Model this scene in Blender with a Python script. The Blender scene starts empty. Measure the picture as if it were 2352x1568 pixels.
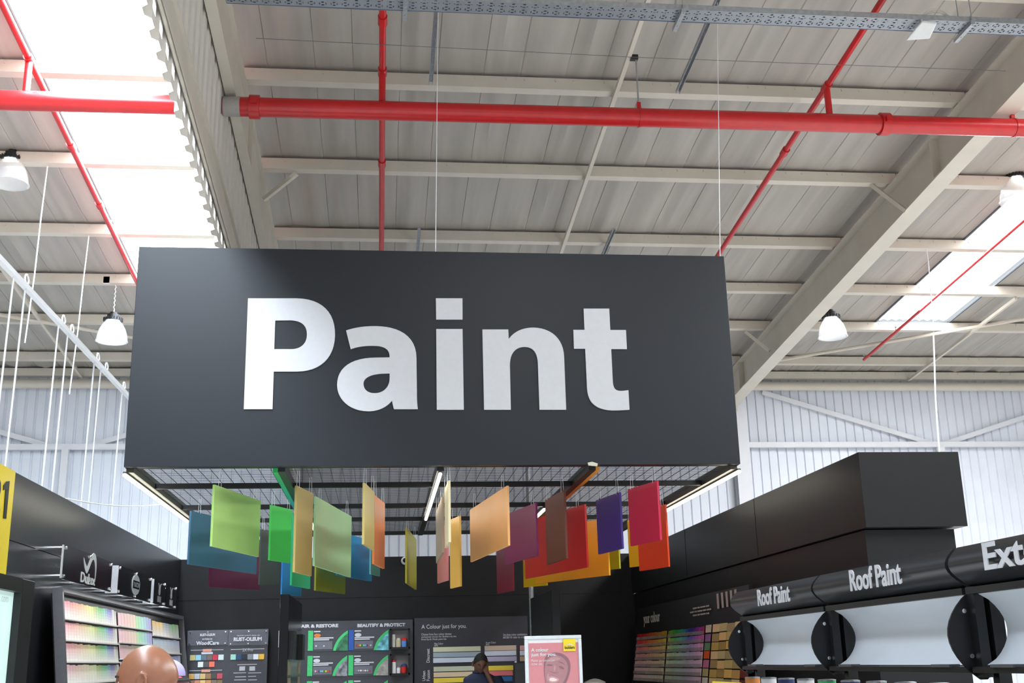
import bpy, bmesh, math, random, colorsys
from mathutils import Vector, Matrix
random.seed(7)
PI = math.pi
S = bpy.context.scene
COL = S.collection

# ------------------------------------------------------------------ camera
FPX = 2609.989
M = ((0.99357, -0.11107, -0.02447), None, None)
def _rot(y, p, r):
    cy, sy, cp, sp, cr, sr = math.cos(y), math.sin(y), math.cos(p), math.sin(p), math.cos(r), math.sin(r)
    rt = Vector((cy, -sy, 0)); fw = Vector((sy*cp, cy*cp, sp)); up = Vector((-sy*sp, -cy*sp, cp))
    return cr*rt + sr*up, -sr*rt + cr*up, fw
RT, UP, FW = _rot(0.11808171, 0.27406048, -0.02452015)
CAM = Vector((0, 0, 1.65))
cd = bpy.data.cameras.new('camera'); co = bpy.data.objects.new('camera', cd); COL.objects.link(co)
cd.sensor_width = 36; cd.lens = FPX/2352*36; cd.clip_start = .05; cd.clip_end = 200
mw = Matrix.Identity(4)
for i in range(3):
    mw[i][0] = RT[i]; mw[i][1] = UP[i]; mw[i][2] = -FW[i]; mw[i][3] = CAM[i]
co.matrix_world = mw
S.camera = co
# ------------------------------------------------------------------ world, lights, exposure
S.view_settings.view_transform = 'Standard'; S.view_settings.look = 'None'
S.view_settings.gamma = 1; S.view_settings.use_curve_mapping = False
S.view_settings.exposure = 0.15
W = bpy.data.worlds.new('sky'); S.world = W; W.use_nodes = True
bg = W.node_tree.nodes['Background']; bg.inputs[0].default_value = (.86, .92, 1, 1); bg.inputs[1].default_value = .66
SKY_E = 7.0; SL_ = .0917
def area(name, loc, sx, sy, power, rot=(0, 0, 0), colr=(1, 1, 1)):
    l = bpy.data.lights.new(name, 'AREA'); l.shape = 'RECTANGLE'; l.size = sx; l.size_y = sy; l.energy = power; l.color = colr
    o = bpy.data.objects.new(name, l); COL.objects.link(o); o.location = loc; o.rotation_euler = rot
    return o
# daylight falling through the skylight strips of the roof (left and right bays)
area('skylight_and_fill', (-3.03, 6.5, 8.0), 1.2, 21, 2100, rot=(-SL_, 0, 0), colr=(.72, .86, 1))
area('skylight_and_fill', (9.31, 6.5, 8.0), 1.2, 21, 2600, rot=(-SL_, 0, 0), colr=(.92, .96, 1))
area('skylight_and_fill', (2.6, -2.5, 8.7), 1.2, 6, 330, rot=(-SL_, 0, 0), colr=(.95, .98, 1))  # added fill lamp behind the camera; the middle bay has no skylight strip

# ------------------------------------------------------------------ helpers
ROOF0, SL = 8.955, 0.092
def rz(y, off=0): return ROOF0 - SL*y - off
def ray(x, y): return FW + RT*((x-1176)/FPX) - UP*((y-784)/FPX)
def P(x, y, X=None, Y=None, Z=None, pl=None):
    """a point of the photograph carried out to a plane of the building"""
    d = ray(x, y)
    if X is not None: t = X/d[0]
    elif Y is not None: t = Y/d[1]
    elif Z is not None: t = (Z-CAM[2])/d[2]
    else:
        n = Vector(pl[:3]); t = (pl[3]-n.dot(CAM))/n.dot(d)
    return CAM + d*t
def PR(x, y, off): return P(x, y, pl=(0, SL, 1, ROOF0-off))
MATS = {}
def mat(name, c=(.5, .5, .5), rough=.5, metal=0, emit=0, var=.06, scale=30, stretch=(1, 1, 1), bump=0, spec=.5, ec=None, coat=0):
    if name in MATS: return MATS[name]
    m = bpy.data.materials.new(name); m.use_nodes = True; nt = m.node_tree; N = nt.nodes; L = nt.links
    b = N['Principled BSDF']; b.inputs['Roughness'].default_value = rough; b.inputs['Metallic'].default_value = metal
    b.inputs['Specular IOR Level'].default_value = spec
    if coat: b.inputs['Coat Weight'].default_value = coat; b.inputs['Coat Roughness'].default_value = .15
    tc = N.new('ShaderNodeTexCoord'); mp = N.new('ShaderNodeMapping'); mp.inputs['Scale'].default_value = stretch
    nz = N.new('ShaderNodeTexNoise'); nz.inputs['Scale'].default_value = scale; nz.inputs['Detail'].default_value = 4
    L.new(tc.outputs['Object'], mp.inputs[0]); L.new(mp.outputs[0], nz.inputs['Vector'])
    mr = N.new('ShaderNodeMapRange'); mr.inputs[3].default_value = 1-var; mr.inputs[4].default_value = 1+var
    mr.inputs[1].default_value = .3; mr.inputs[2].default_value = .7
    L.new(nz.outputs['Fac'], mr.inputs[0])
    mx = N.new('ShaderNodeVectorMath'); mx.operation = 'SCALE'; mx.inputs[0].default_value = c
    L.new(mr.outputs[0], mx.inputs['Scale']); L.new(mx.outputs[0], b.inputs['Base Color'])
    if bump:
        bp = N.new('ShaderNodeBump'); bp.inputs['Strength'].default_value = bump; bp.inputs['Distance'].default_value = .01
        L.new(nz.outputs['Fac'], bp.inputs['Height']); L.new(bp.outputs[0], b.inputs['Normal'])
    if emit:
        b.inputs['Emission Color'].default_value = (*(ec or c), 1); b.inputs['Emission Strength'].default_value = emit
    MATS[name] = m; return m
def swatch_mat(name, rough=.5, bands=0, emit=0):
    """printed card: the card's own colour comes from the object colour; bands = printed shades from pale to deep"""
    if name in MATS: return MATS[name]
    m = bpy.data.materials.new(name); m.use_nodes = True; nt = m.node_tree; N = nt.nodes; L = nt.links
    b = N['Principled BSDF']; b.inputs['Roughness'].default_value = rough
    oi = N.new('ShaderNodeObjectInfo')
    if bands:
        tc = N.new('ShaderNodeTexCoord'); sx = N.new('ShaderNodeSeparateXYZ'); L.new(tc.outputs['Generated'], sx.inputs[0])
        mu = N.new('ShaderNodeMath'); mu.operation = 'MULTIPLY'; mu.inputs[1].default_value = bands; L.new(sx.outputs['Z'], mu.inputs[0])
        fl = N.new('ShaderNodeMath'); fl.operation = 'FLOOR'; L.new(mu.outputs[0], fl.inputs[0])
        dv = N.new('ShaderNodeMath'); dv.operation = 'DIVIDE'; dv.inputs[1].default_value = bands*1.15; L.new(fl.outputs[0], dv.inputs[0])
        mx = N.new('ShaderNodeMix'); mx.data_type = 'RGBA'; mx.inputs[6].default_value = (.86, .85, .83, 1)
        L.new(dv.outputs[0], mx.inputs[0]); L.new(oi.outputs['Color'], mx.inputs[7]); L.new(mx.outputs[2], b.inputs['Base Color'])
    else:
        L.new(oi.outputs['Color'], b.inputs['Base Color'])
    MATS[name] = m; return m
def clear_mat(name, c=(.9, .93, .95), alpha=.35, rough=.15):
    if name in MATS: return MATS[name]
    m = bpy.data.materials.new(name); m.use_nodes = True; nt = m.node_tree; N = nt.nodes; L = nt.links
    b = N['Principled BSDF']; b.inputs['Base Color'].default_value = (*c, 1); b.inputs['Roughness'].default_value = rough
    tr = N.new('ShaderNodeBsdfTransparent'); mx = N.new('ShaderNodeMixShader'); mx.inputs[0].default_value = alpha
    L.new(tr.outputs[0], mx.inputs[1]); L.new(b.outputs[0], mx.inputs[2]); L.new(mx.outputs[0], N['Material Output'].inputs[0])
    MATS[name] = m; return m

def worg(o):
    v = Vector((0, 0, 0))
    while o: v += o.location; o = o.parent
    return v
def tag(o, label=None, cat=None, group=None, kind=None):
    if label: o['label'] = label
    if cat: o['category'] = cat
    if group: o['group'] = group
    if kind: o['kind'] = kind
    return o
def thing(name, loc, label, cat, group=None, kind=None):
    o = bpy.data.objects.new(name, None); o.empty_display_size = .1; COL.objects.link(o); o.location = loc
    return tag(o, label, cat, group, kind)
class MB:
    def __init__(s): s.v = []; s.f = []
    def add(s, vs, fs):
        n = len(s.v); s.v += [Vector(v) for v in vs]; s.f += [[n+i for i in f] for f in fs]; return s
    def hexa(s, p):  # 8 points: bottom 4 ccw, top 4
        return s.add(p, [(3, 2, 1, 0), (4, 5, 6, 7), (0, 1, 5, 4), (1, 2, 6, 5), (2, 3, 7, 6), (3, 0, 4, 7)])
    def box(s, x0, x1, y0, y1, z0, z1):
        return s.hexa([(x0, y0, z0), (x1, y0, z0), (x1, y1, z0), (x0, y1, z0), (x0, y0, z1), (x1, y0, z1), (x1, y1, z1), (x0, y1, z1)])
    def slab(s, a, b, c, d, t):
        """plate through four corners a b c d, thickness vector t"""
        a, b, c, d, t = map(Vector, (a, b, c, d, t))
        return s.add([a, b, c, d, a+t, b+t, c+t, d+t], [(0, 1, 2, 3), (7, 6, 5, 4), (1, 0, 4, 5), (2, 1, 5, 6), (3, 2, 6, 7), (0, 3, 7, 4)])
    def bar(s, p0, p1, w, h, up=(0, 0, 1)):
        p0, p1 = Vector(p0), Vector(p1); d = (p1-p0).normalized(); u = Vector(up)
        sd = d.cross(u).normalized(); u = sd.cross(d).normalized()
        q = []
        for p in (p0, p1):
            q += [p+sd*(i*w/2)+u*(j*h/2) for i, j in ((-1, -1), (1, -1), (1, 1), (-1, 1))]
        return s.add(q, [(0, 1, 2, 3), (7, 6, 5, 4), (1, 0, 4, 5), (2, 1, 5, 6), (3, 2, 6, 7), (0, 3, 7, 4)])
    def tube(s, pts, r, n=10, cap=True, radii=None):
        pts = [Vector(p) for p in pts]; rings = []; n0 = len(s.v); ref = None
        for i, p in enumerate(pts):
            d = (pts[min(i+1, len(pts)-1)]-pts[max(i-1, 0)]).normalized()
            if ref is None:
                ref = Vector((0, 0, 1)) if abs(d.z) < .9 else Vector((1, 0, 0))
            a = d.cross(ref).normalized(); b = a.cross(d).normalized(); ref = b
            rr = radii[i] if radii else r
            s.v += [p+(a*math.cos(2*PI*k/n)+b*math.sin(2*PI*k/n))*rr for k in range(n)]
        for i in range(len(pts)-1):
            for k in range(n):
                o = n0+i*n; s.f.append([o+k, o+(k+1) % n, o+n+(k+1) % n, o+n+k])
        if cap:
            s.f.append([n0+k for k in reversed(range(n))]); o = n0+(len(pts)-1)*n; s.f.append([o+k for k in range(n)])
        return s
    def lathe(s, c, prof, n=24, axis=(0, 0, 1), closed=False):
        c = Vector(c); ax = Vector(axis).normalized(); a = ax.orthogonal().normalized(); b = ax.cross(a)
        n0 = len(s.v)
        for r, h in prof:
            s.v += [c+ax*h+(a*math.cos(2*PI*k/n)+b*math.sin(2*PI*k/n))*r for k in range(n)]
        m = len(prof)
        for i in range(m-1):
            for k in range(n):
                o = n0+i*n; s.f.append([o+k, o+(k+1) % n, o+n+(k+1) % n, o+n+k])
        if not closed:
            s.f.append([n0+k for k in reversed(range(n))]); o = n0+(m-1)*n; s.f.append([o+k for k in range(n)])
        return s
    def prism(s, prof, vec):
        """closed polygon profile swept by vec"""
        n = len(prof); vec = Vector(vec); n0 = len(s.v)
        s.v += [Vector(p) for p in prof]+[Vector(p)+vec for p in prof]
        for i in range(n): s.f.append([n0+i, n0+(i+1) % n, n0+n+(i+1) % n, n0+n+i])
        s.f.append([n0+i for i in reversed(range(n))]); s.f.append([n0+n+i for i in range(n)])
        return s
    def ico(s, c, r, sc=(1, 1, 1), n=12):
        prof = [(max(1e-4, r*math.sin(PI*i/n)), -r*math.cos(PI*i/n)) for i in range(n+1)]
        k0 = len(s.v); s.lathe((0, 0, 0), prof, n*2, closed=True)
        for v in s.v[k0:]: v.x = v.x*sc[0]+c[0]; v.y = v.y*sc[1]+c[1]; v.z = v.z*sc[2]+c[2]
        return s
    def build(s, name, m, parent=None, smooth=False, label=None, cat=None, group=None, kind=None, bevel=0, color=None):
        if parent is not None: o0 = worg(parent)
        else:
            xs = [v.x for v in s.v]; ys = [v.y for v in s.v]; zs = [v.z for v in s.v]
            o0 = Vector(((min(xs)+max(xs))/2, (min(ys)+max(ys))/2, min(zs)))
        me = bpy.data.meshes.new(name); me.from_pydata([tuple(v-o0) for v in s.v], [], s.f)
        if m: me.materials.append(m)
        bm = bmesh.new(); bm.from_mesh(me); bmesh.ops.recalc_face_normals(bm, faces=bm.faces); bm.to_mesh(me); bm.free()
        if smooth:
            for p in me.polygons: p.use_smooth = True
            try: me.set_sharp_from_angle(angle=.7)
            except Exception: pass
        o = bpy.data.objects.new(name, me); COL.objects.link(o)
        if parent is not None: o.parent = parent
        else: o.location = o0
        if bevel:
            b = o.modifiers.new('bevel', 'BEVEL'); b.width = bevel; b.segments = 2; b.limit_method = 'ANGLE'
        if color: o.color = (*color, 1)
        tag(o, label, cat, group, kind)
        return o
def text_on(name, s, o, u, v, w, h, m, parent=None, depth=.004, bold=0, wf=None):
    """lettering standing on a plane: origin o bottom-left, unit axes u (reading) and v (up), fitted to w x h"""
    cu = bpy.data.curves.new('lettering', 'FONT'); cu.body = s; cu.size = 1; cu.resolution_u = 3; cu.offset = bold
    to = bpy.data.objects.new('lettering', cu); COL.objects.link(to)
    bpy.context.view_layer.update()
    me0 = bpy.data.meshes.new_from_object(to.evaluated_get(bpy.context.evaluated_depsgraph_get()))
    bpy.data.objects.remove(to); bpy.data.curves.remove(cu)
    xs = [q.co.x for q in me0.vertices]; ys = [q.co.y for q in me0.vertices]
    x0, x1, y0, y1 = min(xs), max(xs), min(ys), max(ys)
    sy = h/(y1-y0); sx = (w/(x1-x0)) if w else sy*(wf or 1)
    o, u, v = Vector(o), Vector(u), Vector(v); n = u.cross(v)
    mb = MB(); n0 = len(me0.vertices)
    base = [o+u*((q.co.x-x0)*sx)+v*((q.co.y-y0)*sy) for q in me0.vertices]
    mb.v = [p+n*depth for p in base]; mb.f = [list(p.vertices) for p in me0.polygons]
    if depth > .003:   # side walls
        from collections import Counter
        cnt = Counter()
        for p in me0.polygons:
            for e in p.edge_keys: cnt[e] += 1
        mb.v += base
        for (a, b), k in cnt.items():
            if k == 1: mb.f.append([a, b, b+n0, a+n0])
    bpy.data.meshes.remove(me0)
    return mb.build(name, m, parent)
def bez(p0, p1, p2, p3, n=12):
    r = []
    for i in range(1, n+1):
        t = i/n; a = (1-t)**3; b = 3*(1-t)**2*t; c = 3*(1-t)*t*t; d = t**3
        r.append((a*p0[0]+b*p1[0]+c*p2[0]+d*p3[0], a*p0[1]+b*p1[1]+c*p2[1]+d*p3[1]))
    return r
def path(s):
    tk = s.split(); i = 0; out = []
    while i < len(tk):
        k = tk[i]
        if k in 'ML': out.append((float(tk[i+1]), float(tk[i+2]))); i += 3
        else:
            q = [float(t) for t in tk[i+1:i+7]]; out += bez(out[-1], q[0:2], q[2:4], q[4:6]); i += 7
    return out
def filled(name, loops, m, parent, o, u, v, depth):
    """flat letter cut from sheet: loops in (u,v) metres, holes allowed"""
    cu = bpy.data.curves.new('outline', 'CURVE'); cu.dimensions = '2D'; cu.fill_mode = 'BOTH'; cu.extrude = depth/2
    for lp in loops:
        sp = cu.splines.new('POLY'); sp.points.add(len(lp)-1)
        for i, (a, b) in enumerate(lp): sp.points[i].co = (a, b, 0, 1)
        sp.use_cyclic_u = True
    to = bpy.data.objects.new('outline', cu); COL.objects.link(to); bpy.context.view_layer.update()
    me0 = bpy.data.meshes.new_from_object(to.evaluated_get(bpy.context.evaluated_depsgraph_get()))
    bpy.data.objects.remove(to); bpy.data.curves.remove(cu)
    o, u, v = Vector(o), Vector(u), Vector(v); n = u.cross(v)
    mb = MB(); mb.v = [o+u*q.co.x+v*q.co.y+n*(q.co.z+depth/2) for q in me0.vertices]; mb.f = [list(p.vertices) for p in me0.polygons]
    bpy.data.meshes.remove(me0)
    return mb.build(name, m, parent)
def copy_tree(o, loc=None):
    r = o.copy(); COL.objects.link(r)
    if loc is not None: r.location = loc
    for c in list(o.children):
        d = c.copy(); COL.objects.link(d); d.parent = r
        for g in list(c.children):
            e = g.copy(); COL.objects.link(e); e.parent = d
    return r
UX, UY, UZ = Vector((1, 0, 0)), Vector((0, 1, 0)), Vector((0, 0, 1))
ORD = ['first', 'second', 'third', 'fourth', 'fifth', 'sixth', 'seventh', 'eighth', 'ninth', 'tenth', 'eleventh', 'twelfth', 'thirteenth', 'fourteenth', 'fifteenth', 'sixteenth', 'seventeenth', 'eighteenth', 'nineteenth', 'twentieth', 'twenty-first', 'twenty-second', 'twenty-third', 'twenty-fourth']

# ------------------------------------------------------------------ materials
roofm = mat('white_roof_lining', (.40, .375, .335), .55, var=.11, scale=1.3, stretch=(5, .35, 1), bump=.2)
cream = mat('cream_steel_paint', (.62, .575, .49), .45, var=.04, scale=3)
creamd = mat('cream_cladding_paint', (.66, .63, .565), .5, var=.04, scale=3)
wallm = mat('pale_blue_grey_cladding', (.72, .755, .82), .5, var=.04, scale=2)
wsteel = mat('pale_steel_paint', (.70, .71, .74), .45, var=.03, scale=3)
redm = mat('red_pipe_paint', (.52, .013, .015), .28, var=.08, scale=8)
galv = mat('galvanised_steel', (.42, .44, .46), .42, .7, var=.15, scale=25)
dark = mat('charcoal_laminate', (.008, .0082, .009), .42, var=.1, scale=6, spec=.3)
darkg = mat('glossy_charcoal_laminate', (.012, .0125, .0145), .3, var=.15, scale=4, spec=.4)
signm = mat('charcoal_sign_board', (.009, .012, .0165), .38, var=.04, scale=8, spec=.42)
blk = mat('black_powder_coat', (.007, .007, .008), .42, var=.1, scale=20)
blkg = mat('gloss_black_acrylic', (.004, .004, .005), .2, var=.05, spec=.35)
white = mat('white_lettering', (.60, .61, .635), .45, var=.02)
whitep = mat('white_plastic', (.78, .78, .78), .35, var=.02)
chrome = mat('polished_steel', (.85, .85, .86), .18, 1, var=.03)
wirem = mat('thin_steel_wire', (.80, .82, .84), .35, .2, var=.05)
led = mat('warm_led_tube', (1, .96, .84), .4, emit=9, ec=(1, .94, .78), var=0)
gl = clear_mat('clear_ribbed_plastic', (.92, .95, .97), .30, .12)
floorm = mat('polished_concrete', (.68, .66, .63), .3, var=.08, scale=1.2)
skym = mat('translucent_skylight_sheet', (.9, .9, .9), .5, emit=SKY_E, ec=(.95, .98, 1), var=0)

# ------------------------------------------------------------------ floor, roof, far wall
MB().box(-13, 18, -8, 21.3, -.1, 0).build('floor', floorm, kind='structure', label='pale polished concrete shop floor', cat='floor')
YW = 21.0
def roof_strip():
    """underside of the roof: lining sheets with seams running down the slope, sagging softly between purlins"""
    pur = [-6.0, -4.3, -2.4, -.3, 1.6, 3.6, 5.5, 7.5, 9.4, 11.3, 13.2, 15.1, 16.75, 18.35, 20.1, 21.15]
    ys = []
    for a, b in zip(pur, pur[1:]): ys += [a+(b-a)*t for t in (0, .08, .25, .5, .75, .92)]
    ys.append(pur[-1])
    holes = [(-3.70, -2.36), (8.65, 9.97)]
    xs = []; x = -12.5
    while x < 18: xs.append(x); x += .055
    SEAMS = [-12.3+.46*k+(.05 if k % 2 else 0) for k in range(65)]
    for q in SEAMS: xs += [q-.008, q, q+.008]
    for h in holes: xs += list(h)
    xs = sorted(set(round(q, 4) for q in xs)); sset = set(round(q, 4) for q in SEAMS)
    rnd = random.Random(3)
    ph = [(rnd.uniform(.35, 1.1), rnd.uniform(0, 6.28), rnd.uniform(.2, 1)) for _ in range(9)]
    def hgt(x, y, k):
        s = 0
        for i, (w, p, a) in enumerate(ph): s += a*math.sin(2*PI*x/w*.9+p+.6*math.sin(k*1.7+i))
        rib = ((x+12.3) % .92)
        seam = .008 if x in sset else 0
        stand = .022*math.exp(-((rib-.68)/.045)**2)
        return s*.0075+seam*1.3-stand*1.3
    mb = MB(); idx = {}
    for j, y in enumerate(ys):
        k = j//6; t = (j % 6)
        amp = (0.25, .5, 1, 1, 1, .5)[t]
        for i, x in enumerate(xs):
            idx[i, j] = len(mb.v)
            mb.v.append(Vector((x, y, rz(y)+hgt(x, y, k)*amp)))
    for j in range(len(ys)-1):
        for i in range(len(xs)-1):
            xc = (xs[i]+xs[i+1])/2; yc = (ys[j]+ys[j+1])/2
            if any(a < xc < b for a, b in holes) and yc < 18.35: continue
            mb.f.append([idx[i, j], idx[i+1, j], idx[i+1, j+1], idx[i, j+1]])
    mb.build('ceiling', roofm, smooth=True, kind='structure', label='sloping white lined underside of the warehouse roof', cat='ceiling')
roof_strip()
for n, (x0, x1, lab) in enumerate([(-3.70, -2.36, 'glowing translucent roof skylight strip at the left of the sign'), (8.65, 9.97, 'glowing translucent roof skylight strip at the far right')]):
    mb = MB(); k = 18; y0, y1 = -5.5, 18.35
    w = (x1-x0)/k
    for i in range(k):   # shallow corrugation of the clear sheet
        za, zb = (.02 if i % 2 else .05), (.05 if i % 2 else .02)
        a, b = x0+i*w, x0+(i+1)*w
        mb.add([(a, y0, rz(y0)+za), (b, y0, rz(y0)+zb), (b, y1, rz(y1)+zb), (a, y1, rz(y1)+za)], [(0, 1, 2, 3)])
    mb.build('window_%d' % (n+1), skym, kind='structure', label=lab, cat='skylight')
    tr = MB()
    for x in (x0-.02, x1+.02): tr.bar((x, y0, rz(y0, .012)), (x, y1, rz(y1, .012)), .03, .03)
    tr.bar((x0, y1, rz(y1, .012)), (x1, y1, rz(y1, .012)), .03, .03)
    tr.build('trim_%d' % (n+1), mat('dark_skylight_trim', (.10, .12, .14), .6), kind='structure', label='dark edge trim round the skylight strip', cat='trim')

def cladding(name, p0, d, length, z0f, z1f, nrm, m, pitch=.178, dep=.032, **kw):
    """profiled sheet: ribs run vertically; p0 start, d direction, nrm towards the room"""
    mb = MB(); p0, d, nrm = Vector(p0), Vector(d), Vector(nrm); pts = []; t = 0
    while t < length:
        for a, b in ((0, 0), (.70, 0), (.78, 1), (.92, 1)): pts.append((t+a*pitch, b))
        t += pitch
    for a, b in pts:
        q = p0+d*a+nrm*(dep*(1-b))
        mb.v.append(Vector((q.x, q.y, z0f(q)))); mb.v.append(Vector((q.x, q.y, z1f(q))))
    for i in range(len(pts)-1): mb.f.append([2*i, 2*i+2, 2*i+3, 2*i+1])
    return mb.build(name, m, **kw)
cladding('wall_far', (-13, YW+.12, 0), UX, 31, lambda q: 0, lambda q: rz(YW)+.05, -UY, wallm, kind='structure', label='pale blue-grey profiled steel cladding of the far wall', cat='wall')

# ------------------------------------------------------------------ roof steel
PUR = [20.95, 20.1, 18.35, 16.75, 15.1, 13.2, 11.3, 9.4, 7.5]
BAYS = [(-9.8, -1.66, 'left'), (-1.52, 6.69, 'middle'), (6.71, 15.0, 'right')]
def purlin(x0, x1, y, lab, grp):
    mb = MB(); z1 = rz(y)-.035; h = .14; f = .13; t = .008; y -= .06
    zt, zb = z1, z1-h
    prof = [(y, zt), (y+f, zt), (y+f, zt-t), (y+t, zt-t), (y+t, zb+t), (y+f-t, zb+t), (y+f-t, zb+.03), (y+f, zb+.03), (y+f, zb), (y, zb)]
    mb.prism([(x0, a, b) for a, b in prof], (x1-x0, 0, 0))
    x = x0+.1; k = 0
    while x < x1:
        mb.box(x-.006, x+.006, y-.01, y+.001, zt-.045, zt-.02); x += (.3 if k % 2 else .18)*1.15; k += 1
    o = mb.build('purlin', cream, label=lab, cat='roof beam', group=grp)
    return o
for bn, (x0, x1, nm) in enumerate(BAYS):
    for i, y in enumerate(PUR):
        where = ['resting just above the far wall top', 'first in from the far wall', 'second in from the far wall', 'third in from the far wall', 'fourth in from the far wall', 'fifth in from the far wall', 'sixth in from the far wall', 'just beyond the grey cable tray', 'nearest, at the top edge']
        purlin(x0, x1, y, 'cream steel purlin across the %s roof bay, %s' % (nm, where[i]), 'purlins of the %s roof bay' % nm)
def rafter(xc, w0, w1, y0, y1, lab, b0=None, b1=None, bo=.75):
    b0 = w0 if b0 is None else b0; b1 = w1 if b1 is None else b1
    r = thing('roof_rafter', (xc, y1, rz(y1, .78)), lab, 'beam', 'deep cream roof rafters')
    def sec(za, zb, xa, xb, nm, m=cream):
        mb = MB(); mb.hexa([(xa, y0, rz(y0, zb)), (xb, y0, rz(y0, zb)), (xb, y1, rz(y1, zb)), (xa, y1, rz(y1, zb)), (xa, y0, rz(y0, za)), (xb, y0, rz(y0, za)), (xb, y1, rz(y1, za)), (xa, y1, rz(y1, za))])
        return mb.build(nm, m, r)
    sec(.20, .22, w0, w1, 'top_flange'); sec(bo-.02, bo, b0, b1, 'bottom_flange'); sec(.22, bo-.02, xc-.007, xc+.007, 'web')
    mb = MB()
    for y in (19.9, 12.0): MB().box(w0+.01, w1-.01, y-.006, y+.006, rz(y, bo-.02), rz(y, .22)).build('stiffener', cream, r)
    mb = MB(); mb.box(w0, w1, y1-.02, y1, rz(y1, .85), rz(y1, .2)); mb.build('end_plate', cream, r)
    return r
rafter(6.70, 6.58, 6.82, -5, 20.85, 'deep cream steel rafter slanting down behind the sign to the right')
rafter(-1.53, -1.58, -1.47, -5, 20.85, 'deep cream steel rafter beside the hanging corrugated screen at left', -1.585, -1.48, .80)
for x, lab in ((6.87, 'pale steel wall column under the right rafter, right of the sign'), (-1.6, 'pale steel wall column under the left rafter, hidden low behind the sign')):
    c = MB(); c.box(x-.14, x+.14, 20.86, 20.875, 0, 6.95); c.box(x-.14, x+.14, 21.03, 21.045, 0, 6.95); c.box(x-.006, x+.006, 20.875, 21.03, 0, 6.95)
    c.build('wall_column', wsteel, label=lab, cat='column')
    c = MB(); c.box(x-.16, x+.16, 20.84, 20.86, 6.5, 6.62); c.build('column_cap_plate', cream, label='small cream bearing plate on top of the %s wall column' % ('right' if x > 0 else 'left'), cat='bracket')
# knee braces between purlin and rafter
for (a, b, ya, yb, lab) in ((P(2002, 425, Y=13.2), P(2082, 486, X=6.60), 0, 0, 'short cream fly brace from fifth purlin to the right rafter'),
                            (P(1712, 762, Y=18.35), P(1768, 806, X=6.60), 0, 0, 'short cream fly brace near the foot of the right rafter'),
                            (P(682, 398, Y=13.2), P(606, 458, X=-1.48), 0, 0, 'short cream fly brace on the left rafter')):
    MB().bar(a, b, .05, .05).build('fly_brace', cream, label=lab, cat='brace', group='fly braces')
# bridging angles running down the slope between purlins
for i, (x, y0, y1, lab) in enumerate(((2.57, -5, 20.9, 'thin cream bridging angle running down the middle bay'), (10.38, 16.8, 20.9, 'thin cream bridging angle at the far right below the skylight'), (-5.45, 13.3, 20.9, 'thin cream bridging angle in the left bay behind the hanging wires'))):
    MB().bar((x, y0, rz(y0, .20)), (x, y1, rz(y1, .20)), .045, .05).build('bridging_angle', cream, label=lab, cat='bracing', group='roof bridging angles')
# wind bracing rod in the right bay and left bay
MB().tube([(6.85, 20.0, rz(20.0, .225)), (12.2, 16.9, rz(16.9, .225))], .032, 8).build('brace_tube', cream, label='slanting cream brace tube from the foot of the right rafter', cat='brace')
MB().tube([(-7.9, 16.9, rz(16.9, .225)), (-1.8, 20.0, rz(20.0, .225))], .032, 8).build('brace_tube', cream, label='slanting cream brace tube in the far left roof bay', cat='brace')
# eaves tube, girts, wall bracing
for x0, x1, sd in ((7.0, 15, 'right'), (-9.8, -1.7, 'left')):
    MB().tube([(x0, 20.9, 6.70), (x1, 20.9, 6.70)], .085, 14).build('eaves_tube', cream, smooth=True, label='round cream eaves tube along the top of the far wall, %s of the sign' % sd, cat='beam')
    MB().box(x0, x1, 20.93, 21.02, 5.50, 5.60).build('wall_girt', wsteel, label='pale horizontal girt across the far wall, %s of the sign' % sd, cat='beam')
for a, b, lab in (((7.4, 6.60), (10.8, 5.56), 'pale diagonal wall brace falling right, beside the sign'), ((14.4, 6.60), (11.0, 5.56), 'pale diagonal wall brace rising at the right edge'),
                  ((-9.4, 6.60), (-5.9, 5.56), 'pale diagonal wall brace falling right at the left edge'), ((-1.9, 6.60), (-5.3, 5.56), 'pale diagonal wall brace rising behind the hanging wires')):
    MB().bar((a[0], 21.0, a[1]), (b[0], 21.0, b[1]), .09, .03, up=(0, 1, 0)).build('wall_brace', wsteel, label=lab, cat='brace', group='diagonal braces on the far wall')
MB().box(-5.70, -5.58, 20.90, 21.0, 0, 5.5).build('wall_post', wsteel, label='narrow pale post below the left wall girt', cat='column')
MB().box(10.84, 10.96, 20.90, 21.0, 0, 5.5).build('wall_post', wsteel, label='narrow pale post below the right wall girt, above dark bulkhead', cat='column')

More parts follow.
